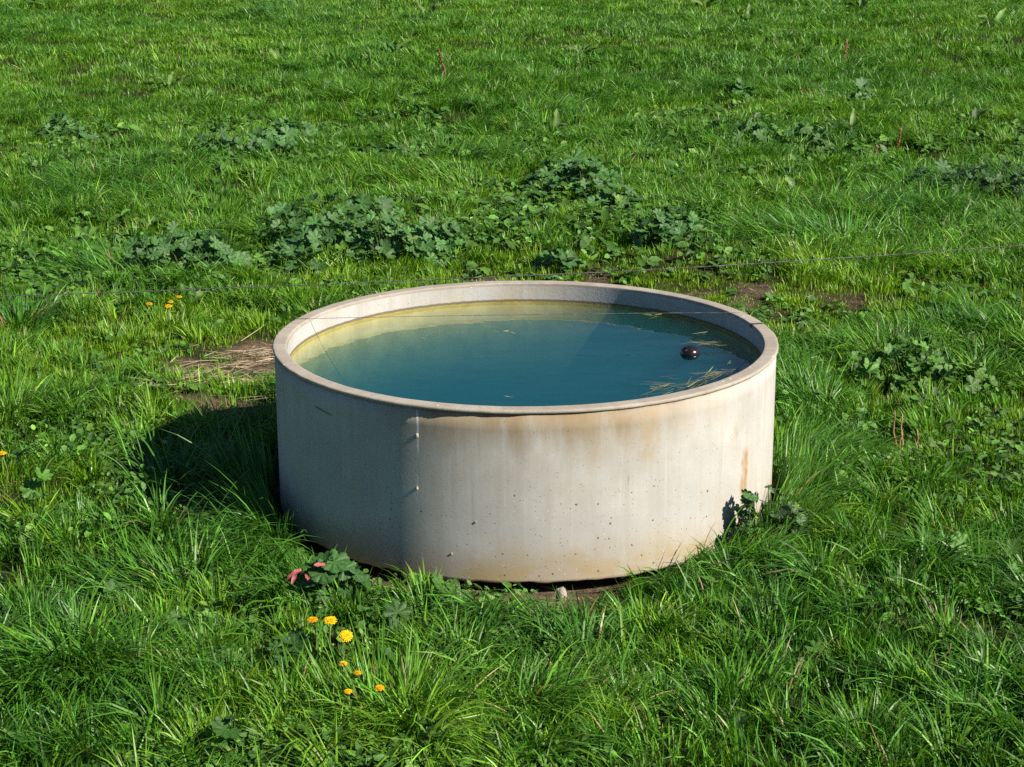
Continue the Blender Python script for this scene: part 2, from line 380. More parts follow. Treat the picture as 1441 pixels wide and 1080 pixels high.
trough = empty('water_trough', (0, 0, 0), 'round pale concrete water trough with rust-stained side and worn rim, standing in the grass', 'water trough')
def chip_wall(R, Z, th):
    w = fbm(np.cos(th)*6+20, np.sin(th)*6+20, 3., 4, 1)-.5
    k = np.exp(-((Z-0)/.006)**2)
    return R+.004*(fbm(np.cos(th)*2+9, np.sin(th)*2+9, 1., 2)-.5), Z+k*w*.016
zs = np.concatenate([[0, .004, .01, .02], np.linspace(.05, H_T-.012, 10)])
wall = lathe('outer_wall', [(.78, .012, -.05), (.875, .004, -.01)] + [(.893-.004*(z < .002), z, z) for z in zs] + [(.880, H_T-.0115, H_T-.011)], wall_mat(), trough, 360, chip=chip_wall)
ri = R_OUT-WALL_T
inner = lathe('inner_wall', [(ri-.001, H_T-.012, H_T-.012), (ri-.001, H_WATER+.03, H_WATER+.03), (ri-.001, H_WATER+.01, H_WATER+.01), (ri-.001, H_WATER, H_WATER), (ri-.002, .3, .3), (ri-.01, .1, .1), (.5, .085, 0), (.02, .085, -.4)], inner_mat(), trough, 256)
def chip_rim(R, Z, th):
    c = np.cos(th)*5+30; s = np.sin(th)*5+30
    return R+.005*(fbm(c, s, 3.2, 4, 2)-.5)*(R > .87), Z+.0015*(fbm(c, s, 2.7, 3, 7)-.5)
lip = [(.884, H_T-.0135, .0), (.893, H_T-.0137, .008)]
for k in range(9):
    a = -math.pi/2+math.pi*k/8
    lip.append((.8935+.0058*math.cos(a), H_T-.0066+.0066*math.sin(a), .012+.0036*k))
lip += [(.885, H_T, .052), (.875, H_T, .058), (.862, H_T, .07), (ri+.005, H_T, .084)]
for k in range(1, 5):
    a = math.pi/2*k/4
    lip.append((ri+.005-.005*math.sin(a), H_T-.005+.005*math.cos(a), .084+.0025*k))
lip.append((ri, H_T-.018, .11))
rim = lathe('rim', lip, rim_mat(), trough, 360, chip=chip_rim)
lathe('plinth', [(.7, -.08, 0), (.7, .011, .09), (.79, .0125, .2)], wall.data.materials[0], trough, 64)
def cyl_point(u, z, r=.893): return np.array([r*math.sin(u/.893), -r*math.cos(u/.893), z])
def lump(parent, name, c, r, mat, col, seed, sq=(1, 1, 1), label=None, n=8):
    """a small rough stone-like body"""
    g = np.random.default_rng(seed); V = []; Q = []; T = []
    for i in range(1, n):
        ph = math.pi*i/n
        for j in range(n*2):
            a = math.pi*j/n; d = np.array([math.sin(ph)*math.cos(a), math.sin(ph)*math.sin(a), math.cos(ph)])
            k = .72+.55*float(vnoise(np.array([d[0]*1.7+seed*3.1+d[2]]), np.array([d[1]*1.7+seed*1.3-d[2]]))[0])+g.uniform(-.04, .04)
            V.append(np.array(c)+d*r*k*np.array(sq))
    m = n*2
    for i in range(n-2):
        for j in range(m): Q.append((i*m+j, (i+1)*m+j, (i+1)*m+(j+1) % m, i*m+(j+1) % m))
    V.append(np.array(c)+np.array([0, 0, r*.9*sq[2]])); V.append(np.array(c)-np.array([0, 0, r*.9*sq[2]]))
    for j in range(m):
        T.append((len(V)-2, j, (j+1) % m)); T.append((len(V)-1, (n-2)*m+(j+1) % m, (n-2)*m+j))
    o = mesh_obj(name, V, Q, T, mat, parent, np.array(col))
    if label: o['label'] = label
    return o
def stone_mat(name, spec=.3):
    t = NT(name); co = t.n('ShaderNodeTexCoord').outputs['Object']; c = t.attr()
    n = t.noise(co, 55, 5, .7); n2 = t.noise(co, 170, 4, .7)
    c = t.mix(t.rng(n, .35, .65), t.mix(1, c, (.6, .58, .55), 'MULTIPLY'), c)
    t.pbsdf(c, .9, spec, t.bump(t.math('ADD', n, n2), .7, .006)); return t.m
M_STONE = stone_mat('rough_stone')
for k, (u_, z_, r_) in enumerate(((-.363, .477, .006), (-.366, .300, .005), (-.17, .205, .003), (-.25, .09, .003))):
    lump(trough, 'mortar_lump', cyl_point(u_, z_, .894), r_, M_STONE, (.6, .56, .48), 40+k, (.9, .7, 1.3), n=6)

# ------------------------------------------------------------------ water
def water():
    t = NT('murky_water'); co = t.n('ShaderNodeTexCoord').outputs['Object']
    w1 = t.noise(t.vec(co, (4, 7, 5)), 1, 2, .4); w2 = t.noise(t.vec(co, (12, 20, 16)), 1, 1, .5)
    nb = t.bump(t.math('MULTIPLY_ADD', w2, .12, w1), .2, .012)
    gl = t.n('ShaderNodeBsdfGlossy', {'Roughness': .015, 'Normal': nb}); gl.inputs[0].default_value = (1, 1, 1, 1)
    tp = t.n('ShaderNodeBsdfTransparent')
    geo = t.n('ShaderNodeNewGeometry'); dt = t.n('ShaderNodeVectorMath', operation='DOT_PRODUCT'); t._in(dt.inputs[0], nb); t._in(dt.inputs[1], geo.outputs['Incoming'])
    k = t.math('SUBTRACT', 1., t.math('ABSOLUTE', dt.outputs['Value']), clamp=True)
    fr = t.math('MULTIPLY_ADD', t.math('POWER', k, 5.), .98, .02)
    mx = t.n('ShaderNodeMixShader'); t._in(mx.inputs[0], fr)
    t.t.links.new(tp.outputs[0], mx.inputs[1]); t.t.links.new(gl.outputs[0], mx.inputs[2]); t.t.links.new(mx.outputs[0], t.out.inputs[0])
    vs = t.n('ShaderNodeVolumeScatter', {'Density': 2.6}); vs.inputs['Color'].default_value = (.007, .172, .195, 1)
    va = t.n('ShaderNodeVolumeAbsorption', {'Density': 2.6}); va.inputs['Color'].default_value = (.02, .36, .44, 1)
    ad = t.n('ShaderNodeAddShader'); t.t.links.new(vs.outputs[0], ad.inputs[0]); t.t.links.new(va.outputs[0], ad.inputs[1])
    t.t.links.new(ad.outputs[0], t.out.inputs[1])
    n = 128; th = np.arange(n)*2*math.pi/n; r = ri+.004
    top = np.stack([r*np.cos(th), r*np.sin(th), th*0+H_WATER], 1); bot = np.stack([r*np.cos(th), r*np.sin(th), th*0+.07], 1)
    V = np.concatenate([top, bot, [[0, 0, H_WATER]], [[0, 0, .07]]]); k = (np.arange(n)+1) % n; j = np.arange(n)
    Q = np.stack([j+n, k+n, k, j], 1); T = np.concatenate([np.stack([j, k, j*0+2*n], 1), np.stack([k+n, j+n, j*0+2*n+1], 1)])
    o = mesh_obj('water', V, Q, T, t.m, smooth=False)
    tag(o, 'still murky teal water filling the round trough', 'water', kind='structure')
water()

# float ball
def ball():
    p = gp(971, 497, H_WATER); e = empty('float_ball', (p[0], p[1], H_WATER), 'glossy black plastic float ball half sunk in the trough water beside floating straw', 'float')
    t = NT('black_plastic'); co = t.n('ShaderNodeTexCoord').outputs['Object']
    t.pbsdf(t.mix(t.rng(t.noise(co, 60, 4), .4, .7), (.011, .0105, .0125), (.028, .026, .03)), .22, .5, t.bump(t.noise(co, 90, 3), .08, .003))
    b = Buf(); n, m = 14, 36; r = .036; V = []; Q = []
    for i in range(n+1):
        ph = math.pi*i/n
        for j in range(m):
            a = 2*math.pi*j/m; rr = r*math.sin(ph)*(1+.02*(abs(i-n/2) < .6)); V.append((rr*math.cos(a), rr*math.sin(a), r*.74*math.cos(ph)+.001))
    for i in range(n):
        for j in range(m): Q.append((i*m+j, (i+1)*m+j, (i+1)*m+(j+1) % m, i*m+(j+1) % m))
    b.add(V, Q); b.build('shell', t.m, e)
    # moulded ring boss on the side that faces left
    d = np.array([-.62, -.52, .59]); d /= np.linalg.norm(d); c = d*np.array([r, r, r*.74])+np.array([0, 0, .001])
    a1 = np.cross(d, [0, 0, 1.]); a1 /= np.linalg.norm(a1); a2 = np.cross(d, a1)
    b = Buf(); th = np.linspace(0, 2*math.pi, 25)
    b.tube([c*1.0+.0095*(math.cos(q)*a1+math.sin(q)*a2)-d*.0012 for q in th], .0016, k=6, cap=False)
    b.tube([c*1.0+.0045*(math.cos(q)*a1+math.sin(q)*a2)-d*.0004 for q in th], .0014, k=6, cap=False)
    b.build('boss_ring', t.m, e)
ball()

# ------------------------------------------------------------------ grass blades
def blades(x, y, z, L, Wd, az, a0, kap, col, nseg, tw=None):
    """vectorised grass blades -> V, quads, tris, colours"""
    N = len(x); t = (np.arange(nseg)+.5)/nseg
    ang = a0[:, None]+kap[:, None]*t[None]
    ds = (L/nseg)[:, None]
    hx = np.concatenate([np.zeros((N, 1)), np.cumsum(np.sin(ang)*ds, 1)], 1)
    vz = np.concatenate([np.zeros((N, 1)), np.cumsum(np.cos(ang)*ds, 1)], 1)
    T = np.linspace(0, 1, nseg+1)
    wd = Wd[:, None]*(.75+.5*T-1.25*T**2.4)[None]*.5
    if tw is None: tw = rng.normal(0, .5, N)
    sa = az+math.pi/2+tw
    cx = x[:, None]+np.cos(az)[:, None]*hx; cy = y[:, None]+np.sin(az)[:, None]*hx
    cz = np.maximum(z[:, None]+vz-.006, z[:, None]-.01)
    sx = np.cos(sa)[:, None]*wd; sy = np.sin(sa)[:, None]*wd
    sz = np.sin(tw)[:, None]*wd*.5
    A = np.stack([cx-sx, cy-sy, cz-sz], -1)[:, :nseg]; B = np.stack([cx+sx, cy+sy, cz+sz], -1)[:, :nseg]
    tip = np.stack([cx[:, -1], cy[:, -1], cz[:, -1]], -1)[:, None]
    V = np.concatenate([np.stack([A, B], 2).reshape(N, 2*nseg, 3), tip], 1)
    m = 2*nseg+1; base = (np.arange(N)*m)[:, None]
    q = np.array([[2*k, 2*k+1, 2*k+3, 2*k+2] for k in range(nseg-1)]).reshape(-1)
    Q = (base+q[None]).reshape(-1, 4); Tt = (base+np.array([[2*nseg-2, 2*nseg-1, 2*nseg]])).reshape(-1, 3)
    C = np.repeat(col[:, None], m, 1).reshape(-1, 3)
    return V.reshape(-1, 3), Q, Tt, C
G_MID = np.array([.084, .240, .020]); G_YEL = np.array([.172, .315, .014]); G_BLU = np.array([.050, .158, .028]); G_DRY = np.array([.30, .225, .11])
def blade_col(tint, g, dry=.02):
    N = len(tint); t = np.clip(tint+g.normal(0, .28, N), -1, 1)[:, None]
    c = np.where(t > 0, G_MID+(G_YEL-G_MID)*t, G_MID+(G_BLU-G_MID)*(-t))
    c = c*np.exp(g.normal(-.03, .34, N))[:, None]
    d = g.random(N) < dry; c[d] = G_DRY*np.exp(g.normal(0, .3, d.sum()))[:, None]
    return c

def clear_of_trough(x, y, az, r0=1.12):
    """blades beside the trough lean away from it or along it"""
    r = np.hypot(x, y); out = np.arctan2(y, x); near = r < r0
    dl = (az-out+math.pi) % (2*math.pi)-math.pi
    return np.where(near, out+np.clip(dl, -1.25, 1.25), az)

def band(d0, d1, dens, nseg, wmul, lmul, g, clump_m2, ncl):
    # cluster centres, each with a lean of its own
    lo, hi = d0-CAM_D, d1-CAM_D
    wmax = .29*d1+1.1; A = 2*wmax*(d1-d0)
    nc = int(A*clump_m2); cx = g.uniform(-wmax, wmax, nc); cy = g.uniform(lo, hi, nc)
    k = np.abs(cx) < .29*(cy+CAM_D)+1.1; cx, cy = cx[k], cy[k]; nc = len(cx)
    flow = (fbm(cx, cy, .8, 2, 60)-.5)*9+math.pi*1.1
    caz = flow+g.normal(0, 1.5, nc); cl = np.exp(g.normal(0, .42, nc)); ct = g.normal(0, .42, nc); cr = g.uniform(.04, .11, nc)*ncl
    area = .29*(d1**2-d0**2)+2.2*(d1-d0); N = int(area*dens)
    n1 = int(N*.76); idx = g.integers(0, nc, n1)
    ox = g.normal(0, 1, n1)*cr[idx]*.6; oy = g.normal(0, 1, n1)*cr[idx]*.6
    x = cx[idx]+ox; y = cy[idx]+oy
    az = np.arctan2(oy+np.sin(caz[idx])*cr[idx]*.7, ox+np.cos(caz[idx])*cr[idx]*.7)+g.normal(0, .35, n1)
    lm = cl[idx]; ti = ct[idx]; a0 = np.clip(np.hypot(ox, oy)/cr[idx]*.35, 0, .7)+g.normal(.1, .11, n1)
    n2 = N-n1; x2 = g.uniform(-wmax, wmax, n2*2); y2 = g.uniform(lo, hi, n2*2); k = np.abs(x2) < .29*(y2+CAM_D)+1.1; x2, y2 = x2[k][:n2], y2[k][:n2]; n2 = len(x2)
    x = np.concatenate([x, x2]); y = np.concatenate([y, y2])
    az = np.concatenate([az, (fbm(x2, y2, .8, 2, 60)-.5)*9+math.pi*1.1+g.normal(0, 1.9, n2)])
    lm = np.concatenate([lm, np.exp(g.normal(-.25, .3, n2))]); ti = np.concatenate([ti, g.normal(0, .25, n2)]); a0 = np.concatenate([a0, np.abs(g.normal(.15, .2, n2))])
    b = bare(x, y); r = np.hypot(x, y)
    k = (g.random(len(x)) > b*.96) & (r > .925) & (y > lo-.2) & (y < hi+.2)
    x, y, az, lm, ti, a0, b = x[k], y[k], az[k], lm[k], ti[k], a0[k], b[k]
    h, t = zone(x, y); N = len(x)
    patch = fbm(x, y, 1.1, 3, 22); big = fbm(x, y, .33, 2, 31)
    L = (.058+.112*sst(.34, .66, patch))*h*lm*(1-.55*b)*lmul
    r = np.hypot(x, y); ang = np.arctan2(x, -y)
    front = (1-sst(1.03, 1.18, r))*sst(-1.4, -1.0, ang)*(1-sst(.2, .6, ang))
    L = L*(1-.66*front)
    L = np.clip(L*np.exp(g.normal(0, .22, N)), .018, .3)
    a0 = np.abs(a0)+.1*sst(.5, .8, patch)
    kap = np.clip(g.normal(.42, .4, N)+2.2*(L-.09)/.1*.33, 0, 2.2)
    short = sst(.11, .06, L); kap = kap*(1-.45*short); a0 = a0*(1-.3*short)
    az = clear_of_trough(x, y, az)
    fd = 1-.5*sst(1.5, 5, y)
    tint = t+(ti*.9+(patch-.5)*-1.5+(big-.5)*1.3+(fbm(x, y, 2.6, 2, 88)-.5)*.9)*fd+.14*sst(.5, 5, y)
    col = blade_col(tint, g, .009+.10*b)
    Wd = (.0044+.0034*g.random(N))*wmul*(.7+.3*np.clip(L/.1, .4, 1.4))
    return blades(x, y, ground_z(x, y), L, Wd, az, a0, kap, col, nseg, g.normal(0, .55, N))
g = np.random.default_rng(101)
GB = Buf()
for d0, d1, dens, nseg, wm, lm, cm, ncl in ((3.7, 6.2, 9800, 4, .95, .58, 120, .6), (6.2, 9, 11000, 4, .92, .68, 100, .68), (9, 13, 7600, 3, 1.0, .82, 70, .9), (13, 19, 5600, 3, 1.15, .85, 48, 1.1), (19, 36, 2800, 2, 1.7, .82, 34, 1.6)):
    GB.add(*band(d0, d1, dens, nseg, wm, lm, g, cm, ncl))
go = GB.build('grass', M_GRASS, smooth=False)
tag(go, 'lush green pasture grass growing all round the trough', 'grass', kind='stuff'); del GB

# small broad-leaved weeds (chickweed, clover) hiding in the turf
def ground_weeds():
    g = np.random.default_rng(7); N0 = 13000; d = 4.2+g.random(N0)**1.5*13; x = (g.random(N0)*2-1)*(.3*d+.4); y = d-CAM_D
    m = fbm(x, y, 1.6, 2, 77)+.18*(g.random(N0)-.5)
    k = (m > .56-.07*(1-sst(5, 9, d))) & (np.hypot(x, y) > .97) & (bare(x, y) < .5); x, y, d = x[k], y[k], d[k]
    # thicker where mallow and chickweed seed themselves round the big clumps
    for px, py, rr, m_ in ((90, 190, .7, 60), (345, 220, .9, 150), (250, 380, .7, 130), (470, 350, .9, 200), (620, 330, .7, 130), (800, 285, .9, 180), (930, 345, .7, 90), (1090, 200, 1.1, 190), (540, 215, .9, 120),
                           (1300, 520, .5, 70), (1370, 200, 1.0, 140), (100, 350, .8, 110), (250, 430, .45, 60), (700, 300, 1., 120), (1250, 330, .9, 110), (1060, 745, .2, 16), (1380, 420, .6, 60)):
        p_ = gp(px, py); xx = p_[0]+g.normal(0, rr*.6, m_); yy = p_[1]+g.normal(0, rr*.8, m_)
        k_ = np.hypot(xx, yy) > 1.; x = np.concatenate([x, xx[k_]]); y = np.concatenate([y, yy[k_]]); d = np.concatenate([d, yy[k_]+CAM_D+2.5])
    n = len(x); rep = 6; x = np.repeat(x, rep)+g.normal(0, .025, n*rep); y = np.repeat(y, rep)+g.normal(0, .025, n*rep); dd = np.repeat(d, rep)
    k = np.hypot(x, y) > .94; x, y, dd = x[k], y[k], dd[k]; N = len(x)
    h, t = zone(x, y); z = ground_z(x, y)+(.02+.05*g.random(N))*h
    r = (.006+.014*g.random(N)**2)*np.clip(dd/7, 1, 2.2)
    nz = np.stack([g.normal(.15, .4, N), g.normal(-.2, .4, N), np.ones(N)], 1); nz /= np.linalg.norm(nz, axis=1)[:, None]
    a = np.cross(nz, np.stack([np.cos(q := g.uniform(0, 6.28, N)), np.sin(q), np.zeros(N)], 1)); a /= np.linalg.norm(a, axis=1)[:, None]; b = np.cross(nz, a)
    pts = [(-1, 0, 0), (-.45, .62, .14), (.35, .6, .14), (1, 0, -.05), (.35, -.6, .14), (-.45, -.62, .14)]
    c = np.stack([x, y, z], 1)
    V = np.stack([c+r[:, None]*(p[0]*a*1.25+p[1]*b+p[2]*nz) for p in pts], 1).reshape(-1, 3)
    base = (np.arange(N)*6)[:, None]; Q = np.concatenate([base+np.array([[0, 1, 2, 3]]), base+np.array([[0, 3, 4, 5]])]).reshape(-1, 4)
    col = np.array([.065, .165, .024])*np.exp(g.normal(0, .36, N))[:, None]*np.where(g.random(N)[:, None] < .12, np.array([1.9, 1.5, 1.6]), 1); col = np.repeat(col, 6, 0)
    o = mesh_obj('low_weeds', V, Q, [], M_LEAF, col=col); tag(o, 'low round-leaved weeds scattered through the turf', 'weeds', kind='stuff')
ground_weeds()

# dry litter on the bare soil
def litter():
    g = np.random.default_rng(17); X = []; 
    N = 60000; d = 4.3+g.random(N)**1.3*9; x = (g.random(N)*2-1)*(.3*d+.2); y = d-CAM_D
    k = (g.random(N) < bare(x, y)*.9) & (np.hypot(x, y) > .93); x, y = x[k], y[k]; N = len(x)
    V, Q, T, C = blades(x, y, ground_z(x, y)+.004+.01*g.random(N), .02+.05*g.random(N)**2, .0025+.002*g.random(N), g.uniform(0, 6.28, N), g.normal(1.45, .14, N), g.normal(.1, .2, N),
                        np.array([.27, .19, .11])*np.exp(g.normal(0, .45, N))[:, None], 2, g.normal(0, .4, N))
    o = mesh_obj('dry_litter', V, Q, T, M_DRY, col=C); tag(o, 'brown bits of dead grass littering the bare soil', 'litter', kind='stuff')
litter()
def straw_lay():
    g = np.random.default_rng(23); b = Buf()
    for (px, py, n, az, sp, sx, sy) in ((290, 535, 95, .28, .42, .15, .035), (335, 512, 85, .22, .45, .15, .045), (255, 548, 60, .35, .3, .09, .03), (372, 492, 70, .1, .3, .07, .04), (348, 540, 50, -.35, .5, .1, .05), (385, 560, 30, 0, .9, .05, .1)):
        p = gp(px, py, .01); u = g.normal(0, sx, n); v = g.normal(0, sy, n)
        x = p[0]+u*math.cos(az)-v*math.sin(az); y = p[1]+u*math.sin(az)*1.4+v*2.2
        k = np.hypot(x, y) > 1.0; x, y = x[k], y[k]; n = len(x)
        a = az+.25+g.normal(0, sp, n)+np.where(g.random(n) < .5, math.pi, 0); L = .07+.15*g.random(n)
        V, Q, T, C = blades(x, y, ground_z(x, y)+.012+.025*g.random(n), L, .004+.003*g.random(n), a, g.normal(1.47, .09, n), g.normal(.12, .15, n), np.array([.40, .32, .22])*np.exp(g.normal(0, .35, n))[:, None], 4, g.normal(0, .4, n))
        b.add(V, Q, T, C)
    o = b.build('dry_straw', M_DRY); tag(o, 'loose pale straw lying on the trodden soil left of the trough', 'straw', kind='stuff')
straw_lay()

# ------------------------------------------------------------------ grass tussocks that stand out
def xy_px(x, y):
    v = np.array([x, y, 0.])-CAM; z = v@_fw
    return 720.5+F_PX*(v@_r2)/z, 540-F_PX*(v@_u2)/z
def tuft(px, py, n, L, wd, az, lean, spread, rx, ry, tint, label, seed, kap=1.1, dry=.012, azs=.8, group='long grass tussocks'):
    g = np.random.default_rng(seed); p = gp(px, py); z0 = gz(p[0], p[1]); n = int(n*1.5)
    ox = g.normal(0, 1, n)*rx*.5; oy = g.normal(0, 1, n)*ry*.5
    fan = np.arctan2(oy/ry, ox/rx)
    dirx = math.cos(az)*lean+np.cos(fan)*spread*np.hypot(ox/rx, oy/ry); diry = math.sin(az)*lean+np.sin(fan)*spread*np.hypot(ox/rx, oy/ry)
    a = np.arctan2(diry, dirx)+g.normal(0, .3*azs, n); mag = np.clip(np.hypot(dirx, diry), 0, 1.1)
    x = p[0]+ox; y = p[1]+oy; k = np.hypot(x, y) > .93
    x, y, a, mag = x[k], y[k], a[k], mag[k]; m = len(x)
    a = clear_of_trough(x, y, a, 1.15)
    V, Q, T, C = blades(x, y, ground_z(x, y), L*.67*np.exp(g.normal(-.08, .3, m)), wd*(.75+.5*g.random(m)), a, np.abs(mag*.55+g.normal(.05, .15, m)), np.clip(kap*1.15+g.normal(0, .35, m), .1, 2.4), blade_col(np.full(m, tint), g, dry), 6, g.normal(0, .45, m))
    V = V-np.array([p[0], p[1], z0])
    o = mesh_obj('grass_tussock', V, Q, T, M_GRASS, col=C, smooth=False); o.location = (p[0], p[1], z0)
    tag(o, label, 'grass tussock', group); return o
PI = math.pi
tuft(95, 965, 1200, .24, .0072, -PI*.5, .35, .95, .26, .2, -.05, 'wide mop-headed grass tussock in the bottom left corner, blades fanning outward', 1, 1.25)
tuft(30, 590, 520, .22, .006, 1.2, .3, .8, .2, .2, .3, 'bright upright grass tussock at the left edge beyond the trough shadow', 2, .9)
tuft(35, 460, 420, .26, .0065, 1.4, .2, .8, .22, .24, -.5, 'dark blue-green grass tussock at the left edge under the fence wire', 3, 1.)
tuft(1130, 335, 900, .34, .0075, PI*.8, .5, .8, .5, .5, -.35, 'big swept-over grass tussock behind the trough on the right, highest of its kind', 4, 1.2)
tuft(1240, 300, 500, .36, .0075, -.6, .8, .4, .35, .4, -.5, 'dark grass tussock with pale flopped blades, right beside the biggest tussock', 5, 1.5)
tuft(1400, 255, 700, .36, .008, PI, .7, .5, .5, .4, -.75, 'very dark grass tussock at the right edge in front of the broad dock leaves', 6, 1.5)
tuft(1195, 505, 520, .24, .0062, 2.2, .7, .5, .2, .2, -.3, 'arched grass tussock left of the pale green leafy weed', 7, 1.5)
tuft(1410, 475, 520, .25, .0062, 2.0, .4, .8, .26, .24, -.3, 'dark grass tussock at the right edge beside the pale green leafy weed', 8, 1.3)
tuft(1120, 560, 700, .24, .006, 2.0, .5, .5, .17, .3, -.25, 'dense upright grass tussock leaning along the right wall of the trough', 9, 1.)
tuft(1150, 650, 620, .23, .006, .6, .5, .6, .22, .22, -.15, 'long-bladed grass tussock on the sunlit ground right of the trough', 10, 1.3)
tuft(725, 880, 620, .17, .0058, -2.25, .95, .1, .24, .09, -.35, 'combed-flat grass tussock in front of the trough base, blades swept to the left', 11, 1.35, azs=.6)
tuft(1220, 1035, 520, .17, .0055, -.4, .1, .9, .13, .1, .05, 'round spiky grass tussock near the bottom edge on the right', 12, 1.)
tuft(1075, 955, 300, .17, .0055, 1.0, .8, .2, .13, .1, .0, 'pale combed grass tussock beside the lone round mallow leaf, right of centre', 13, 1.)
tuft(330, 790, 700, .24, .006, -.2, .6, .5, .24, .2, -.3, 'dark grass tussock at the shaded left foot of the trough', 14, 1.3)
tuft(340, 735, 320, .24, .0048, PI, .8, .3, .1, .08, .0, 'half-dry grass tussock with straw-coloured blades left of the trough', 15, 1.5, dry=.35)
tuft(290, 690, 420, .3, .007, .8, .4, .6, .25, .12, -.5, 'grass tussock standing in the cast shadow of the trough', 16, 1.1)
tuft(200, 830, 620, .22, .006, 2.6, .5, .6, .24, .16, -.15, 'spreading grass tussock below the shadow on the left', 17, 1.3)
tuft(560, 1010, 500, .22, .006, 1.4, .2, .4, .2, .12, .15, 'upright long grass tussock below the dandelions', 18, .7)
tuft(800, 990, 450, .2, .0058, .9, .6, .3, .2, .1, .1, 'leaning grass tussock in the middle of the bottom edge', 19, .9)
tuft(970, 800, 420, .18, .0052, -.7, .3, .6, .17, .1, .1, 'feathery grass tussock at the right foot of the trough', 20, 1.2)
tuft(140, 385, 520, .3, .0075, 2.6, .7, .5, .3, .3, -.3, 'long flopped grass tussock left of the dark mallow bushes', 21, 1.4)
tuft(700, 225, 500, .26, .009, 0.4, .5, .6, .5, .5, -.2, 'loose grass tussock left of the mallow bush beyond the trough', 22, 1.2)
tuft(610, 268, 420, .28, .009, 2.7, .5, .6, .4, .4, .1, 'yellowish grass tussock among the mallows behind the trough', 23, 1.2)
tuft(170, 285, 420, .28, .009, -2.8, .6, .5, .4, .3, -.6, 'dark grass tussock behind the left mallow bush', 24, 1.4)
tuft(370, 22, 360, .3, .013, 2.5, .5, .6, .6, .5, -.9, 'dark grass patch near the top edge, left of centre', 25, 1.3)

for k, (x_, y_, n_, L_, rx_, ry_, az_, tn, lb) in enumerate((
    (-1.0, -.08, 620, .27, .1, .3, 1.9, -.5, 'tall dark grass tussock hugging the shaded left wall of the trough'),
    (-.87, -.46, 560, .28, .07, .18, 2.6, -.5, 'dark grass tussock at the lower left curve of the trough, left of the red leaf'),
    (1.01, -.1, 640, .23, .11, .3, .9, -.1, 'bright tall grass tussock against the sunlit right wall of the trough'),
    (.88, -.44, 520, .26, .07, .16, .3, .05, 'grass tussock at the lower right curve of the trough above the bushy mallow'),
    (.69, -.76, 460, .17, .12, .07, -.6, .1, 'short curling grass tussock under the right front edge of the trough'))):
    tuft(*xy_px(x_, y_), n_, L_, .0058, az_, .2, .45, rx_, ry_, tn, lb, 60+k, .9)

# ------------------------------------------------------------------ broad-leaved plants
def mallow_leaf(r, lobes, g, fold=.13):
    na = 4*lobes*2+1; th = np.linspace(-2.72, 2.72, na); ph = (th+2.72)/5.44*lobes*math.pi
    dp = .27 if lobes > 4 else .2
    rad = r*(1-dp+dp*np.abs(np.sin(ph))**.6)*(1+g.normal(0, .02, na))*(1-.12*np.abs(th/2.72)**2); rad = rad*(1+.05*np.cos(th*31))
    V = [np.zeros(3)]; ring = [.28, .62, 1.]; cup = g.uniform(-.1, .28); droop = g.uniform(0, .35)
    C = [np.array([1.25]*3)]
    ridge = np.abs(np.sin(ph))
    for q in ring:
        x = rad*q*np.cos(th); y = rad*q*np.sin(th)
        z = r*(cup*q*q + fold*(ridge-.5)*q - droop*np.clip(np.cos(th), 0, 1)*q*q*.6)
        V += list(np.stack([x, y, z], 1)); C += [np.array([k]*3) for k in (.86+.42*(ridge**5)*(1-.5*q))]
    T = [(0, 1+i, 2+i) for i in range(na-1)]; Q = []
    for k in range(2):
        a = 1+k*na; b = a+na
        Q += [(a+i, b+i, b+i+1, a+i+1) for i in range(na-1)]
    return np.array(V), Q, T, np.array(C)
def dock_leaf(L, w, g):
    n = 9; V = []; Q = []; C = []; curl = g.uniform(.3, 1.1); wav = g.uniform(.08, .2); ph = g.uniform(0, 6)
    x = 0; z = 0; ang = g.uniform(-.1, .3)
    for i in range(n+1):
        t = i/n; hw = w*.5*(math.sin(math.pi*min(1, t*.93+.07))**.75)*(1.1-.35*t)+.0015
        for j, s in enumerate((-1, -.5, 0, .5, 1)):
            V.append((x, s*hw, z+abs(s)*hw*.38+wav*w*math.sin(t*14+ph+s)*abs(s))); C.append([1.35 if s == 0 else (.9 if abs(s) > .7 else 1.)]*3)
        x += L/n*math.cos(ang); z += L/n*math.sin(ang); ang -= curl/n
    for i in range(n):
        for j in range(4): a = i*5+j; Q.append((a, a+1, a+6, a+5))
    return np.array(V), Q, [], np.array(C)
def orient(V, nrm, yaw):
    n = np.asarray(nrm, float); n /= np.linalg.norm(n); a = np.array([math.cos(yaw), math.sin(yaw), 0]); a = a-n*(a@n); a /= np.linalg.norm(a); b = np.cross(n, a)
    return V[:, :1]*a+V[:, 1:2]*b+V[:, 2:]*n
M_BLU = np.array([.066, .175, .042]); M_GRN = np.array([.048, .135, .024]); M_LIT = np.array([.085, .22, .03])
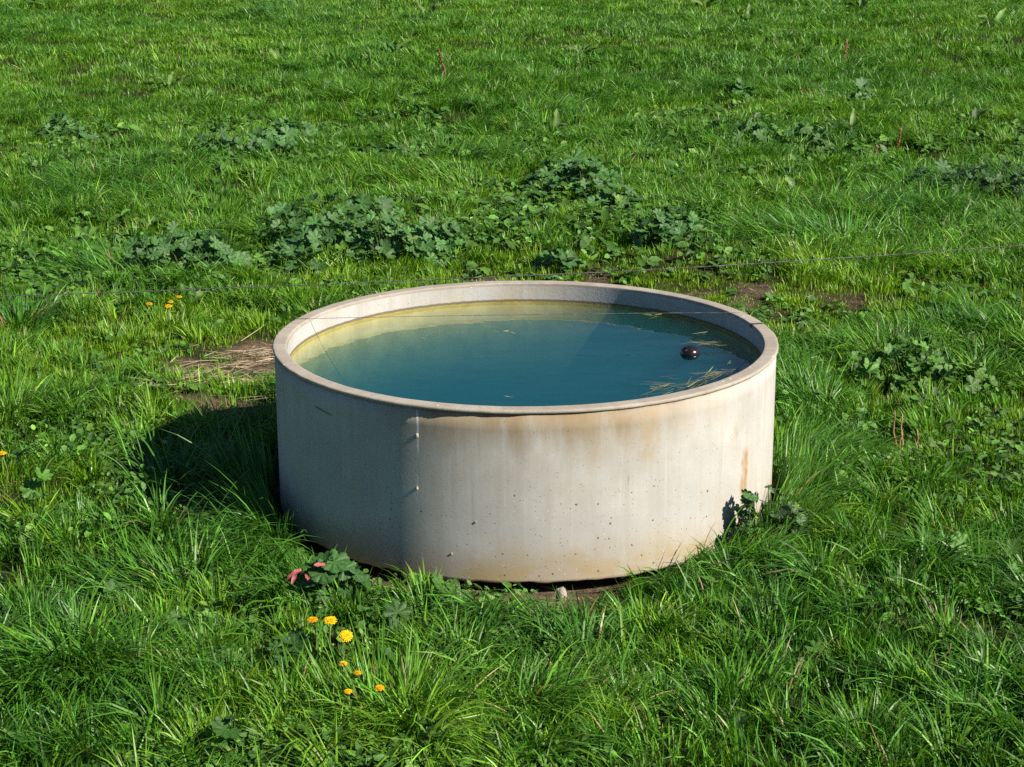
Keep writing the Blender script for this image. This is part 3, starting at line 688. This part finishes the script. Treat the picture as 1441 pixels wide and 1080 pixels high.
def mallow(px, py, rad, hgt, n, lr, label, seed, col=M_BLU, lobes=7, name='mallow_plant', cat='mallow', group='mallow plants in the pasture', sub=None, ry=None, up=.0, yoff=0.):
    g = np.random.default_rng(seed); p = gp(px, py, .02); r_ = math.hypot(p[0], p[1])
    if r_ < .955: p[:2] *= .955/r_                     # rooted beside the trough, not under it
    p[2] = gz(p[0], p[1])
    e = empty(name, p, label, cat, group); fb = Buf(); sb = Buf(); ry = ry or rad
    if name == 'mallow_plant' and n >= 26 and lr > .04: n = int(n*1.45); lr *= .74; hgt *= .82; rad *= 1.35; ry *= 1.35
    cen = [(0, 0, 1.)] if sub is None else sub
    for i in range(n):
        cx, cy, cs = cen[g.integers(len(cen))]
        q = g.uniform(0, 2*PI); rr = math.sqrt(g.random())*(1 if g.random() < .85 else 1.5); x = cx+rr*math.cos(q)*rad*cs; y = cy+rr*math.sin(q)*ry*cs
        if math.hypot(p[0]+x, p[1]+y) < .905+lr*.5: continue
        zz = hgt*cs*max(.12, 1-.72*rr**2)*g.uniform(.5, 1.1)+.02
        gzz = gz(p[0]+x, p[1]+y)-p[2]
        s = lr*np.exp(g.normal(0, .24))
        V, Q, T, C = mallow_leaf(s, lobes, g)
        out = np.array([math.cos(q)*rr, math.sin(q)*rr, 0])
        nv = np.array([0, 0, 1.])+out*.55+np.array([g.normal(.15, .5), g.normal(-.3, .5), 0])
        yaw = q+g.normal(0, .7); base = np.array([x, y, zz+gzz])
        cc = col*math.exp(g.normal(0, .17))*(np.array([1.7, 1.35, .7]) if g.random() < .03 else 1)
        fb.add(orient(V, nv, yaw)+base, Q, T, C*cc)
        r0 = np.array([cx+(x-cx)*.25, cy+(y-cy)*.25, gzz-.01]); md = (r0+base)/2+np.array([0, 0, -.01])+out*.02
        sb.tube([r0, md, base+np.array([0, 0, -.001])], [.0022, .002, .0016], np.array([.09, .15, .05]), 5, False)
    fb.build('foliage', M_LEAF, e); sb.build('stem', M_STEM, e)
    return e, p
mallow(92, 188, .17, .2, 42, .052, 'small grey-green mallow clump far left, standing alone in the upper left turf', 31)
mallow(345, 222, .17, .26, 110, .06, 'broad dark mallow clump in the upper left, the middle one of three on a slant', 32, sub=[(-.2, -.05, 1), (.08, .05, 1.1), (.22, -.1, .9), (.18, .55, .9), (.3, .85, .8)])
mallow(258, 382, .15, .26, 130, .052, 'dark mallow bush at left centre behind the four yellow dandelions', 33, sub=[(-.15, 0, 1.), (.05, .1, 1.1), (.16, -.05, 1.), (-.05, .35, 1.1)])
mallow(465, 360, .24, .22, 170, .054, 'largest dark mallow bush just behind the trough on the left', 34, sub=[(-.2, .7, 1.05), (-.02, .3, 1.1), (.16, .15, 1.), (-.05, -.05, .9), (.0, 1.0, 1.), (-.12, .45, 1)])
mallow(580, 362, .14, .24, 95, .047, 'low mallow mat spreading right from the largest dark bush', 35, sub=[(-.14, 0, 1.1), (.03, .05, 1), (.17, .15, .9)])
mallow(815, 284, .18, .2, 110, .06, 'tall grey-green mallow bush directly behind the trough, right of centre', 36, sub=[(-.1, .5, 1.), (.06, .2, 1.05), (.18, -.2, .85), (-.02, .85, 1.), (.15, .5, .9)])
mallow(936, 345, .1, .2, 56, .048, 'small mallow clump behind the right half of the trough rim', 37, sub=[(-.06, 0, 1), (.08, .05, .95)])
mallow(1095, 198, .24, .2, 110, .058, 'low sprawling mallow patch upper right among the grass', 38, col=M_GRN*1.1, sub=[(-.36, .1, .9), (-.1, -.1, 1.), (.12, -.05, 1.), (.4, .05, .8)])
mallow(1045, 140, .12, .16, 22, .055, 'tiny mallow clump upper right, farthest from the trough', 39)
mallow(1212, 154, .1, .15, 16, .055, 'sparse mallow sprig upper right above the dock leaves', 40)
mallow(540, 225, .16, .14, 30, .05, 'thin mallow sprig between the two big bushes, with a yellowed stalk', 41, col=M_GRN)
mallow(790, 376, .12, .12, 22, .045, 'mallow seedling patch right behind the trough rim', 42)
e_m, p_m = mallow(462, 842, .14, .12, 30, .038, 'leafy young mallow with a red withered leaf at the shaded front of the trough', 43, col=M_GRN*np.array([.9, .95, 1.2]), ry=.1)
mallow(1056, 756, .05, .15, 120, .018, 'bushy mallow pressed against the right side of the trough', 44, col=np.array([.058, .125, .045]), ry=.15, sub=[(-.05, 0, 1.), (.06, .06, 1.1), (.12, -.02, .9)])
mallow(1026, 760, .035, .2, 46, .017, 'single upright mallow shoot against the pale right wall of the trough', 45, col=np.array([.05, .13, .03]), ry=.04)
mallow(1292, 532, .17, .13, 170, .027, 'pale green broad-leaved weed standing right of the trough', 46, col=M_LIT*.85, lobes=5, name='broad_leaf_weed', cat='weed', group='broad-leaved weeds', sub=[(-.2, -.02, .85), (-.02, .05, 1.1), (.17, -.05, 1.), (.08, .25, 1)])
mallow(1395, 264, .3, .26, 110, .05, 'very dark leafy mallow clump cut by the right edge below the bushy dock', 47, col=M_BLU*.62, sub=[(-.2, 0, 1.), (.15, .1, 1.1), (.3, -.1, 1.)])
YG = 'young mallow leaves dotted through the grass'
def ym(px, py, n, lr, label, seed, hgt=.1, col=M_GRN): mallow(px, py, lr*1.3, hgt, n, lr, label, seed, col=col, name='young_mallow', cat='mallow', group=YG)
ym(148, 842, 3, .046, 'pair of dull mallow leaves lying in the grass left of the shadowed trough foot', 51)
ym(265, 895, 2, .036, 'single folded mallow leaf at lower left beside bare soil', 52)
ym(398, 925, 4, .036, 'cluster of dark round mallow leaves left of the front dandelions', 53, .09, M_GRN*.8)
ym(1140, 930, 4, .03, 'pale round mallow leaf with two smaller ones beside the combed tussock', 54, .1, M_LIT)
ym(1358, 800, 3, .034, 'bright star-lobed mallow leaf in the right-hand grass', 55, .13, M_LIT)
ym(1420, 822, 3, .028, 'bright lobed mallow leaf close to the right edge', 56, .12, M_LIT)
ym(1000, 848, 5, .018, 'tiny round clover-like mallow leaves below the right foot of the trough', 57, .07, M_LIT)
ym(1100, 850, 6, .018, 'small group of round mallow leaves right of the trough base', 58, .08, M_LIT)
ym(1052, 1012, 2, .027, 'drooping mallow leaf near the bottom edge, right of centre', 59)
ym(1192, 1062, 2, .03, 'folded mallow leaf under the round spiky tussock', 60)
ym(545, 948, 4, .033, 'mallow leaves tucked under the front dandelions', 61, .08, M_GRN*.9)
ym(560, 900, 5, .03, 'dark mallow leaves right of the biggest front dandelion', 62, .07, M_GRN*.8)
ym(628, 975, 3, .02, 'little pale mallow leaf in the grass right of the dandelions', 63)
ym(325, 945, 2, .018, 'single tiny yellow-green mallow leaf in the lower left lawn', 64, .07, M_LIT)
ym(330, 1072, 3, .022, 'mallow leaf cut by the bottom edge, left of centre', 65, .1, M_GRN*.9)
ym(620, 850, 6, .03, 'yellowish mallow leaves at the front foot of the trough', 66, .08, M_LIT*.8)
ym(300, 375, 4, .045, 'loose pale mallow leaves in front of the left mallow bush', 67, .14, M_GRN)
ym(700, 1060, 4, .018, 'tiny mallow leaves at the bottom edge near the middle', 68, .09, M_GRN)
ym(60, 712, 4, .03, 'bright mallow leaves at the left edge below the lone dandelion', 69, .1, M_LIT)
# red withered leaf on the front mallow
def withered():
    g = np.random.default_rng(5); b = Buf()
    for (px, py, z, yaw, L, w) in ((424, 802, .14, 3.9, .075, .02), (442, 796, .15, .4, .06, .018), (416, 808, .13, 4.6, .05, .015), (430, 808, .12, 5.2, .045, .014)):
        V, Q, T, C = dock_leaf(L*.75, w*.75, g); q = gp(px, py, z)-p_m
        b = Buf(); b.add(orient(V, (.2, -.5, .8), yaw)+q, Q, T, C*np.array([.36, .10, .10]))
        o = b.build('withered_leaf', M_LEAF, e_m); o['label'] = 'shrivelled pinkish-red leaf'
withered()

def dock(px, py, leaves, label, seed, group='dock plants with broad pale leaves'):
    """leaves: (yaw, tilt from upright, length, width, colour key)"""
    g = np.random.default_rng(seed); p = gp(px, py); p[2] = gz(p[0], p[1]); e = empty('dock_plant', p, label, 'dock plant', group)
    K = {'y': (.12, .24, .04), 'g': (.06, .17, .025), 'p': (.15, .25, .075), 'b': (.33, .24, .14), 'd': (.045, .1, .025)}
    Lm = max(l[2] for l in leaves)
    leaves = list(leaves)+[(g.uniform(0, 6.28), g.uniform(.8, 1.35), Lm*g.uniform(.5, .85), Lm*g.uniform(.18, .3), 'gdg'[i % 3]) for i in range(4)]
    for yaw, tilt, L, w, k in leaves:
        V, Q, T, C = dock_leaf(L, w, g)
        # leaf runs along local x: turn x to the growth direction
        d = np.array([math.sin(tilt)*math.cos(yaw), math.sin(tilt)*math.sin(yaw), math.cos(tilt)]); s = np.array([-math.sin(yaw), math.cos(yaw), 0])
        s = s*math.cos(.3)+np.cross(d, s)*math.sin(g.normal(0, .4)); s /= np.linalg.norm(s); n = np.cross(d, s)
        b = Buf(); st = d*.03; V = V*np.array([.78, .8, 1])
        b.add(V[:, :1]*d+V[:, 1:2]*s+V[:, 2:]*n+st, Q, T, C*np.array(K[k])*math.exp(g.normal(0, .12))); b.build('leaf', M_LEAF, e)
        b = Buf(); b.tube([np.array([0, 0, -.01]), st*.6, st+d*.01], [.004, .0035, .003], np.array(K[k])*.8, 6); b.build('leaf_stalk', M_STEM, e)
dock(1117, 272, [(2.4, .35, .17, .075, 'p'), (3.6, 1.1, .1, .06, 'y')], 'dock with one upright pale oval leaf behind the trough on the right', 71)
dock(1198, 192, [(.9, .15, .26, .06, 'p'), (2.6, .5, .2, .06, 'g'), (4.5, 1.1, .16, .06, 'd')], 'dock with a narrow upright pale leaf in the upper right', 72)
dock(1276, 166, [(2.3, .4, .22, .08, 'p'), (-.8, 1.2, .12, .05, 'b')], 'dock with a twisted cream leaf in the upper right, right of the narrow-leaved one', 73)
dock(1372, 182, [(2.6, .6, .26, .1, 'y'), (.5, .5, .28, .1, 'y'), (1.4, .3, .24, .11, 'd'), (3.6, 1., .26, .1, 'd'), (-1.2, 1.1, .2, .08, 'b'), (.0, .9, .2, .08, 'y')], 'broad bushy dock at the right edge above the dark tussock', 74)
dock(820, 84, [(3.0, .9, .3, .12, 'p'), (.2, .8, .28, .1, 'y'), (.9, .5, .2, .08, 'p')], 'low dock with pale spread leaves beyond the trough near the top', 75)
dock(780, 178, [(1.6, .15, .24, .08, 'p'), (2.9, .8, .22, .09, 'y'), (.2, .7, .2, .05, 'y')], 'dock with a single pale upright leaf above the tall mallow bush', 76)
dock(573, 146, [(.35, .95, .28, .11, 'p'), (.8, 1.2, .2, .08, 'y')], 'dock with one pale leaf lying flat, upper middle left of the red stalk tip', 77)
dock(238, 124, [(3.0, 1., .3, .1, 'p'), (.3, .9, .3, .1, 'y'), (1.3, .6, .22, .08, 'y')], 'pale sprawling dock in the upper left', 78)
dock(390, 96, [(2.3, .6, .24, .13, 'p')], 'dock showing one cream oval leaf in the upper left', 79)
dock(458, 132, [(1.2, .8, .22, .13, 'p'), (-.4, 1.2, .15, .08, 'g')], 'dock with a round pale leaf in the upper middle', 80)
dock(556, 84, [(.7, .6, .4, .09, 'y'), (2.2, .5, .4, .09, 'g'), (1.4, .8, .3, .09, 'y'), (-2.5, 1.1, .26, .1, 'b')], 'dock with yellow-green pointed leaves in the upper middle', 81)
dock(992, 12, [(.2, .9, .5, .14, 'y'), (2.8, .9, .5, .14, 'p'), (.9, .6, .4, .12, 'y'), (3.8, .9, .5, .14, 'y')], 'dock cut by the top edge, right of centre', 82)
dock(1212, 16, [(.1, .8, .5, .14, 'y'), (2.7, .9, .5, .14, 'y'), (1.2, .6, .5, .12, 'p'), (3.4, 1.2, .4, .12, 'y')], 'largest dock near the top edge on the right', 83)
dock(1400, 38, [(2.6, .9, .4, .13, 'p'), (.6, .6, .4, .12, 'y'), (3.8, 1.1, .3, .12, 'b')], 'dock with a brownish leaf in the top right corner', 84)
dock(600, 32, [(2.2, .5, .4, .1, 'p'), (.4, .5, .4, .08, 'd'), (1., .8, .4, .1, 'd')], 'dock with dark blades near the top edge in the middle', 85)
dock(1054, 40, [(1.4, .2, .36, .1, 'y'), (2.8, 1., .24, .1, 'g')], 'dock with one upright yellow leaf near the top right', 86)
dock(118, 335, [(2.2, .5, .2, .08, 'y'), (.8, .6, .2, .07, 'y'), (-.5, 1., .16, .06, 'g'), (1.5, .3, .18, .06, 'g')], 'yellowish dock left of the dark mallow bush', 87)
dock(268, 432, [(.7, .75, .16, .06, 'p'), (2.5, .6, .15, .055, 'g'), (1.6, .4, .14, .05, 'g'), (-.4, 1., .13, .05, 'g')], 'dock with pale leaf beside the four yellow dandelions', 88)
dock(550, 190, [(1.9, .4, .2, .08, 'p'), (3.3, 1., .2, .08, 'y')], 'dock with a small pale leaf above the thin mallow sprig', 89)
dock(905, 292, [(2.4, .7, .14, .08, 'y'), (-.3, 1., .1, .05, 'b')], 'dock with a yellowing leaf right of the tall mallow bush', 90)
dock(1146, 138, [(.2, .9, .2, .1, 'p'), (2.6, .8, .18, .1, 'b')], 'dock with blotched pale leaves in the upper right turf', 91)
dock(58, 12, [(.2, .8, .4, .08, 'p'), (2.8, .9, .4, .08, 'p'), (1.2, .6, .3, .08, 'y')], 'straw-pale dock at the top left edge', 92)
dock(145, 300, [(2.0, .6, .15, .06, 'y'), (.4, .9, .15, .06, 'g')], 'small dock with pale leaf tips in front of the dark left tussock', 93)

# dandelions ------------------------------------------------------------------
def dandelion(px, py, z, r, tilt, yaw, label, seed, deep=0., group='dandelions in the grass'):
    g = np.random.default_rng(seed); q = gp(px, py, z); base = np.array([q[0]+g.normal(0, .01), q[1]+.01, 0]); base[2] = gz(base[0], base[1])
    e = empty('dandelion', base, label, 'dandelion', group); top = q-base
    nrm = np.array([math.sin(tilt)*math.cos(yaw), math.sin(tilt)*math.sin(yaw), math.cos(tilt)])
    b = Buf(); md = top*.5+np.array([g.normal(0, .008), g.normal(0, .006), 0])
    b.tube([np.array([0, 0, -.01]), md*.6, md*1.2, top-nrm*.012], [.0028, .0026, .0024, .0026], np.array([.13, .2, .06]), 7); b.build('stem', M_STEM, e)
    b = Buf(); b.tube([top-nrm*.014, top-nrm*.009, top-nrm*.003], [.003, .0062, .007], np.array([.06, .12, .03]), 10); b.build('bract_cup', M_STEM, e)
    b = Buf()
    for ring, (n, rr, el) in enumerate(((26, 1., .12), (24, .84, .38), (20, .62, .68), (14, .38, 1.0), (8, .2, 1.3))):
        for k in range(n):
            a = 2*PI*(k+.5*(ring % 2))/n+g.normal(0, .06); L = r*rr*g.uniform(.88, 1.08); w = r*.17; ee = el+g.normal(0, .08)
            pts = []; 
            for t_, ww in ((0, .5), (.55, 1.), (.92, .95), (1., .5)):
                rad = L*t_; zz = rad*math.sin(ee)*.55-L*.12*t_*t_; cr = rad*math.cos(ee*.5)
                for s in (-1, 1):
                    pts.append((cr*math.cos(a)-s*w*.5*ww*math.sin(a), cr*math.sin(a)+s*w*.5*ww*math.cos(a), zz+ring*.0007))
            V = orient(np.array(pts), nrm, .3)+top
            c = np.array([.88, .62, .015]) if deep < .5 else np.array([.85, .50, .010])
            b.add(V, [(0, 1, 3, 2), (2, 3, 5, 4), (4, 5, 7, 6)], None, c*math.exp(g.normal(0, .08))*(1-.12*(ring > 2)))
    b.build('flower_head', M_PETAL, e)
dandelion(440, 872, .14, .017, .1, -1.5, 'orange-yellow dandelion, leftmost of the front cluster', 1, 1)
dandelion(465, 873, .15, .0205, .2, -1.5, 'bright yellow open dandelion second from left in the front cluster', 2)
dandelion(487, 895, .13, .0205, .6, -1.5, 'widest open dandelion turned to the camera in the front cluster, dark-centred', 3, .2)
dandelion(483, 934, .15, .0125, .1, -1.6, 'small dandelion below the widest one, above the half-closed flower', 4)
dandelion(503, 947, .13, .0115, .1, -1.2, 'dull half-closed dandelion hidden low in the front cluster', 5, 1)
dandelion(534, 968, .14, .0145, .15, -1.4, 'yellow dandelion rightmost in the front cluster', 6, 1)
dandelion(490, 973, .14, .0125, .1, -1.6, 'lowest yellow dandelion of the front cluster on a pale stem', 7)
dandelion(210, 428, .15, .018, .1, -1.6, 'flat yellow dandelion left of the group behind the lawn', 8, .6)
dandelion(237, 431, .14, .02, .12, -1.5, 'lowest and widest yellow dandelion of the group behind the lawn', 9, .3)
dandelion(240, 425, .15, .015, .12, -1.4, 'middle yellow dandelion just above the widest of the rear group', 10, .3)
dandelion(252, 418, .16, .016, .1, -1.5, 'highest yellow dandelion beside the pale dock leaf', 11)
dandelion(3, 638, .15, .016, .1, -1.5, 'lone yellow dandelion at the left edge', 12)

# dead stalks -----------------------------------------------------------------
def stalk(px, py, tx, ty, Yoff, r, col, label, seed, seeds=0, extra=(), bend=.01, group='dead stalks in the pasture'):
    g = np.random.default_rng(seed); p = gp(px, py, .01); p[2] = gz(p[0], p[1]); e = empty('dead_stalk', p, label, 'dead stalk', group)
    for k, (ax, ay, bx, by) in enumerate([(px, py, tx, ty), *extra]):
        a = gp(ax, ay, .01)-p; a[2] = -.01; t = gy(bx, by, p[1]+Yoff)-p; b = Buf()
        pts = [a+(t-a)*q+np.array([g.normal(0, bend), g.normal(0, bend), 0])*math.sin(q*3.1) for q in np.linspace(0, 1, 7)]
        b.tube(pts, np.linspace(r, r*.55, 7), np.array(col)*math.exp(g.normal(0, .15)), 6); b.build('stem', M_STEM, e)
        if seeds:
            b = Buf()
            for i in range(seeds):
                q = g.uniform(.25, 1); c = a+(t-a)*q; th = g.uniform(0, 6.28); s = r*g.uniform(.4, .8); o = np.array([math.cos(th), math.sin(th), .4])*r*g.uniform(.6, 1.5)
                V = np.array([(1, 0, 0), (-1, 0, 0), (0, 1, 0), (0, -1, 0), (0, 0, 1.4), (0, 0, -1.4)])*s+c+o
                b.add(V, None, [(0, 2, 4), (2, 1, 4), (1, 3, 4), (3, 0, 4), (2, 0, 5), (1, 2, 5), (3, 1, 5), (0, 3, 5)], np.array(col)*math.exp(g.normal(0, .3)))
            b.build('seed_head', M_DRY, e)
stalk(142, 446, 136, 406, -.02, .0065, (.15, .05, .035), 'short red-brown dock stalk under the fence wire at the left', 1, 0, (), .022)
stalk(628, 116, 617, 70, 0, .010, (.19, .075, .04), 'tall red-brown dock stalk with seed head in the upper middle', 2, 90)
stalk(1262, 628, 1259, 578, 0, .0042, (.40, .22, .12), 'bundle of three broken brown stalks in the grass right of the trough', 3, 0, ((1266, 628, 1270, 583), (1280, 645, 1268, 608), (1294, 628, 1291, 605)), .004)
stalk(1333, 955, 1338, 906, 0, .0028, (.42, .22, .1), 'thin reddish stalk over bare soil at lower right', 4)
stalk(8, 468, 0, 445, 0, .008, (.34, .15, .09), 'brown broken stalk at the left edge', 5, 0, ((12, 470, 2, 452),))
stalk(1262, 205, 1268, 180, 0, .008, (.36, .14, .07), 'short rusty stalk in the upper right, below the twisted dock leaf', 6, 24)
stalk(1232, 220, 1234, 205, 0, .009, (.33, .17, .1), 'rusty seed stalk in the upper right, left of the short one', 7, 24)
stalk(1191, 82, 1191, 55, 0, .011, (.32, .15, .08), 'faint reddish stalk near the top right', 8, 30)
stalk(579, 216, 571, 196, 0, .006, (.4, .24, .1), 'orange-brown stalk beside the thin mallow sprig', 9)
stalk(879, 246, 878, 232, 0, .009, (.36, .13, .07), 'stubby rust-coloured stalk right of the tall mallow bush', 10, 20)
stalk(155, 378, 151, 352, 0, .006, (.32, .15, .08), 'brown stalk in front of the left tussock behind the dandelions', 11, 10)
stalk(270, 312, 266, 298, 0, .007, (.38, .16, .08), 'small rusty stalk above the left mallow bush', 12, 16)
stalk(1197, 792, 1196, 772, 0, .0024, (.45, .26, .13), 'little orange stalk at right of the trough, above bare specks', 13)
stalk(1097, 460, 1095, 440, 0, .006, (.45, .33, .18), 'pale straw stub just beyond the right rim of the trough', 14)
stalk(420, 905, 390, 850, .02, .002, (.4, .2, .14), 'thin pinkish stalk rising beside the front mallow', 15) if False else None

# bent broad blade in front of the trough
def bent():
    g = np.random.default_rng(3); p = gp(583, 842, .01); p[2] = gz(p[0], p[1]); b = Buf()
    for (tx, ty, w, y1) in ((542, 793, .011, .05), (552, 800, .008, .03)):
        t = gy(tx, ty, p[1]+y1)-p; n = 9; V = []; Q = []
        for i in range(n+1):
            q = i/n; c = t*q+np.array([.05*math.sin(q*3.14)*.35, 0, .03*math.sin(q*3.14)]); hw = w*.5*(1-.75*q**2)
            V += [c+np.array([-hw*.7, 0, -hw*.7]), c+np.array([0, .003, 0]), c+np.array([hw*.7, 0, hw*.7])]
        for i in range(n):
            for j in range(2): a = i*3+j; Q.append((a, a+1, a+4, a+3))
        b.add(V, Q, None, np.array([.11, .23, .025]))
    o = b.build('broad_grass', M_GRASS); o.location = p; tag(o, 'single broad bright grass blade bent against the dark foot of the trough', 'grass blade')
bent()

# stone, clod
def rock(name, px, py, r, sq, col, label, cat, seed, z=.0, group=None):
    p = gp(px, py, z); p[2] = gz(p[0], p[1])+r*sq[2]*.55
    o = lump(None, name, (0, 0, 0), r, M_STONE, col, seed, sq); o.location = p; tag(o, label, cat, group)
rock('stone', 789, 838, .03, (.62, .6, 1.), (.46, .42, .36), 'small pale stone wedged under the front edge of the trough', 'stone', 3)
rock('soil_clod', 240, 536, .035, (1.1, 1.1, .7), (.17, .13, .105), 'dark lumpy soil clod at the left end of the straw', 'soil clod', 8, group='clods of soil')
rock('soil_clod', 372, 545, .032, (1., 1., .7), (.05, .042, .045), 'black soil clod near the left wall of the trough', 'soil clod', 9, group='clods of soil')

# floating straw --------------------------------------------------------------
def flot(px, py, n, az, sp, sx, sy, L, label, seed, col=(.21, .195, .11), up=.06):
    g = np.random.default_rng(seed); n = max(3, int(n*.48)); p = gp(px, py, H_WATER); u = g.normal(0, sx, n); v = g.normal(0, sy, n)
    x = u*math.cos(az)-v*math.sin(az); y = u*math.sin(az)+v*math.cos(az)
    k = np.hypot(p[0]+x, p[1]+y) < ri-.02; x, y = x[k], y[k]; n = len(x)
    a = az+g.normal(0, sp, n)+np.where(g.random(n) < .5, PI, 0); LL = L*np.exp(g.normal(0, .4, n))
    V, Q, T, C = blades(x, y, np.full(n, .0075)+.005*g.random(n), LL, .0022+.0018*g.random(n), a, g.normal(1.57, up, n), g.normal(0, .12, n), np.array(col)*np.exp(g.normal(0, .3, n))[:, None]*np.where(g.random(n)[:, None] < .25, np.array([.5, .9, .5]), 1), 4, g.normal(0, .4, n))
    V[:, 2] = np.maximum(V[:, 2], .0008)
    rr = np.hypot(V[:, 0]+p[0], V[:, 1]+p[1]); s = np.minimum(1, (ri-.006)/rr)
    V[:, 0] = (V[:, 0]+p[0])*s-p[0]; V[:, 1] = (V[:, 1]+p[1])*s-p[1]
    o = mesh_obj('floating_straw', V, Q, T, M_DRY, col=C); o.location = (p[0], p[1], H_WATER); tag(o, label, 'floating straw', 'straw floating on the water')
flot(998, 485, 70, -.06, .4, .03, .022, .055, 'small raft of pale straw floating behind the black float ball', 1)
flot(985, 538, 120, .8, .35, .11, .016, .07, 'long line of straw drifted along the near right rim of the trough', 2)
flot(1003, 527, 36, .4, .6, .016, .02, .04, 'knot of pale straw at the right end of the drifted line', 3, (.3, .28, .15))
flot(945, 545, 60, .35, .5, .045, .018, .05, 'tangle of straw at the left end of the drifted line', 4)
flot(927, 443, 40, .1, .7, .02, .03, .045, 'greenish tuft of straw under the far right inner wall', 5, (.34, .33, .1))
flot(714, 470, 12, .3, 1., .01, .015, .035, 'little buff tuft of straw floating mid-trough', 6, (.46, .36, .2))
flot(691, 460, 6, .1, 1.2, .012, .01, .03, 'pale wisp of straw above the mid-trough tuft', 7)
flot(590, 477, 4, 2.6, .4, .005, .01, .03, 'tiny dark-tipped straw scrap on the left half of the water', 8)
flot(1000, 470, 7, .6, 1., .015, .02, .04, 'thin crossed straws above the raft by the float ball', 9)
flot(1028, 512, 3, .9, .6, .012, .01, .035, 'two fine straws near the right inner wall', 10)
flot(930, 532, 6, -.5, .2, .03, .006, .06, 'slanting straws just above the drifted line', 11)
flot(716, 561, 3, .2, .4, .004, .004, .02, 'pale fleck of straw close to the near rim', 12, (.5, .48, .36))

# wires -----------------------------------------------------------------------
def wires():
    t = NT('galvanised_wire'); co = t.n('ShaderNodeTexCoord').outputs['Object']
    t.pbsdf(t.mix(t.rng(t.noise(co, 40, 3), .4, .6), (.30, .31, .32), (.14, .12, .11)), .45, .5, Metallic=.6)
    pts = [gy(x, y, 1.25) for x, y in ((0, 417), (200, 410.5), (400, 402), (560, 396), (720, 389), (870, 382.5), (1000, 375), (1240, 360), (1441, 345))]
    a = pts[0]-(pts[1]-pts[0])*12; z = pts[-1]+(pts[-1]-pts[-2])*10
    b = Buf(); b.tube([a]+pts+[z], .0021, k=6); o = b.build('fence_wire', t.m); tag(o, 'thin grey fence wire strung above the grass behind the trough', 'wire', 'fence wires')
    a = gp(417, 449, H_T+.001); z = gp(1052, 440, H_T+.001); b = Buf()
    n = 24; b.tube([a+(z-a)*i/n+np.array([0, .0, .004*math.sin(PI*i/n)]) for i in range(n+1)], .001, k=6)
    o = b.build('slack_wire', t.m); tag(o, 'fine wire laid straight across the top of the trough from rim to rim', 'wire', 'fence wires')
wires()
print('objects', len(S.objects))
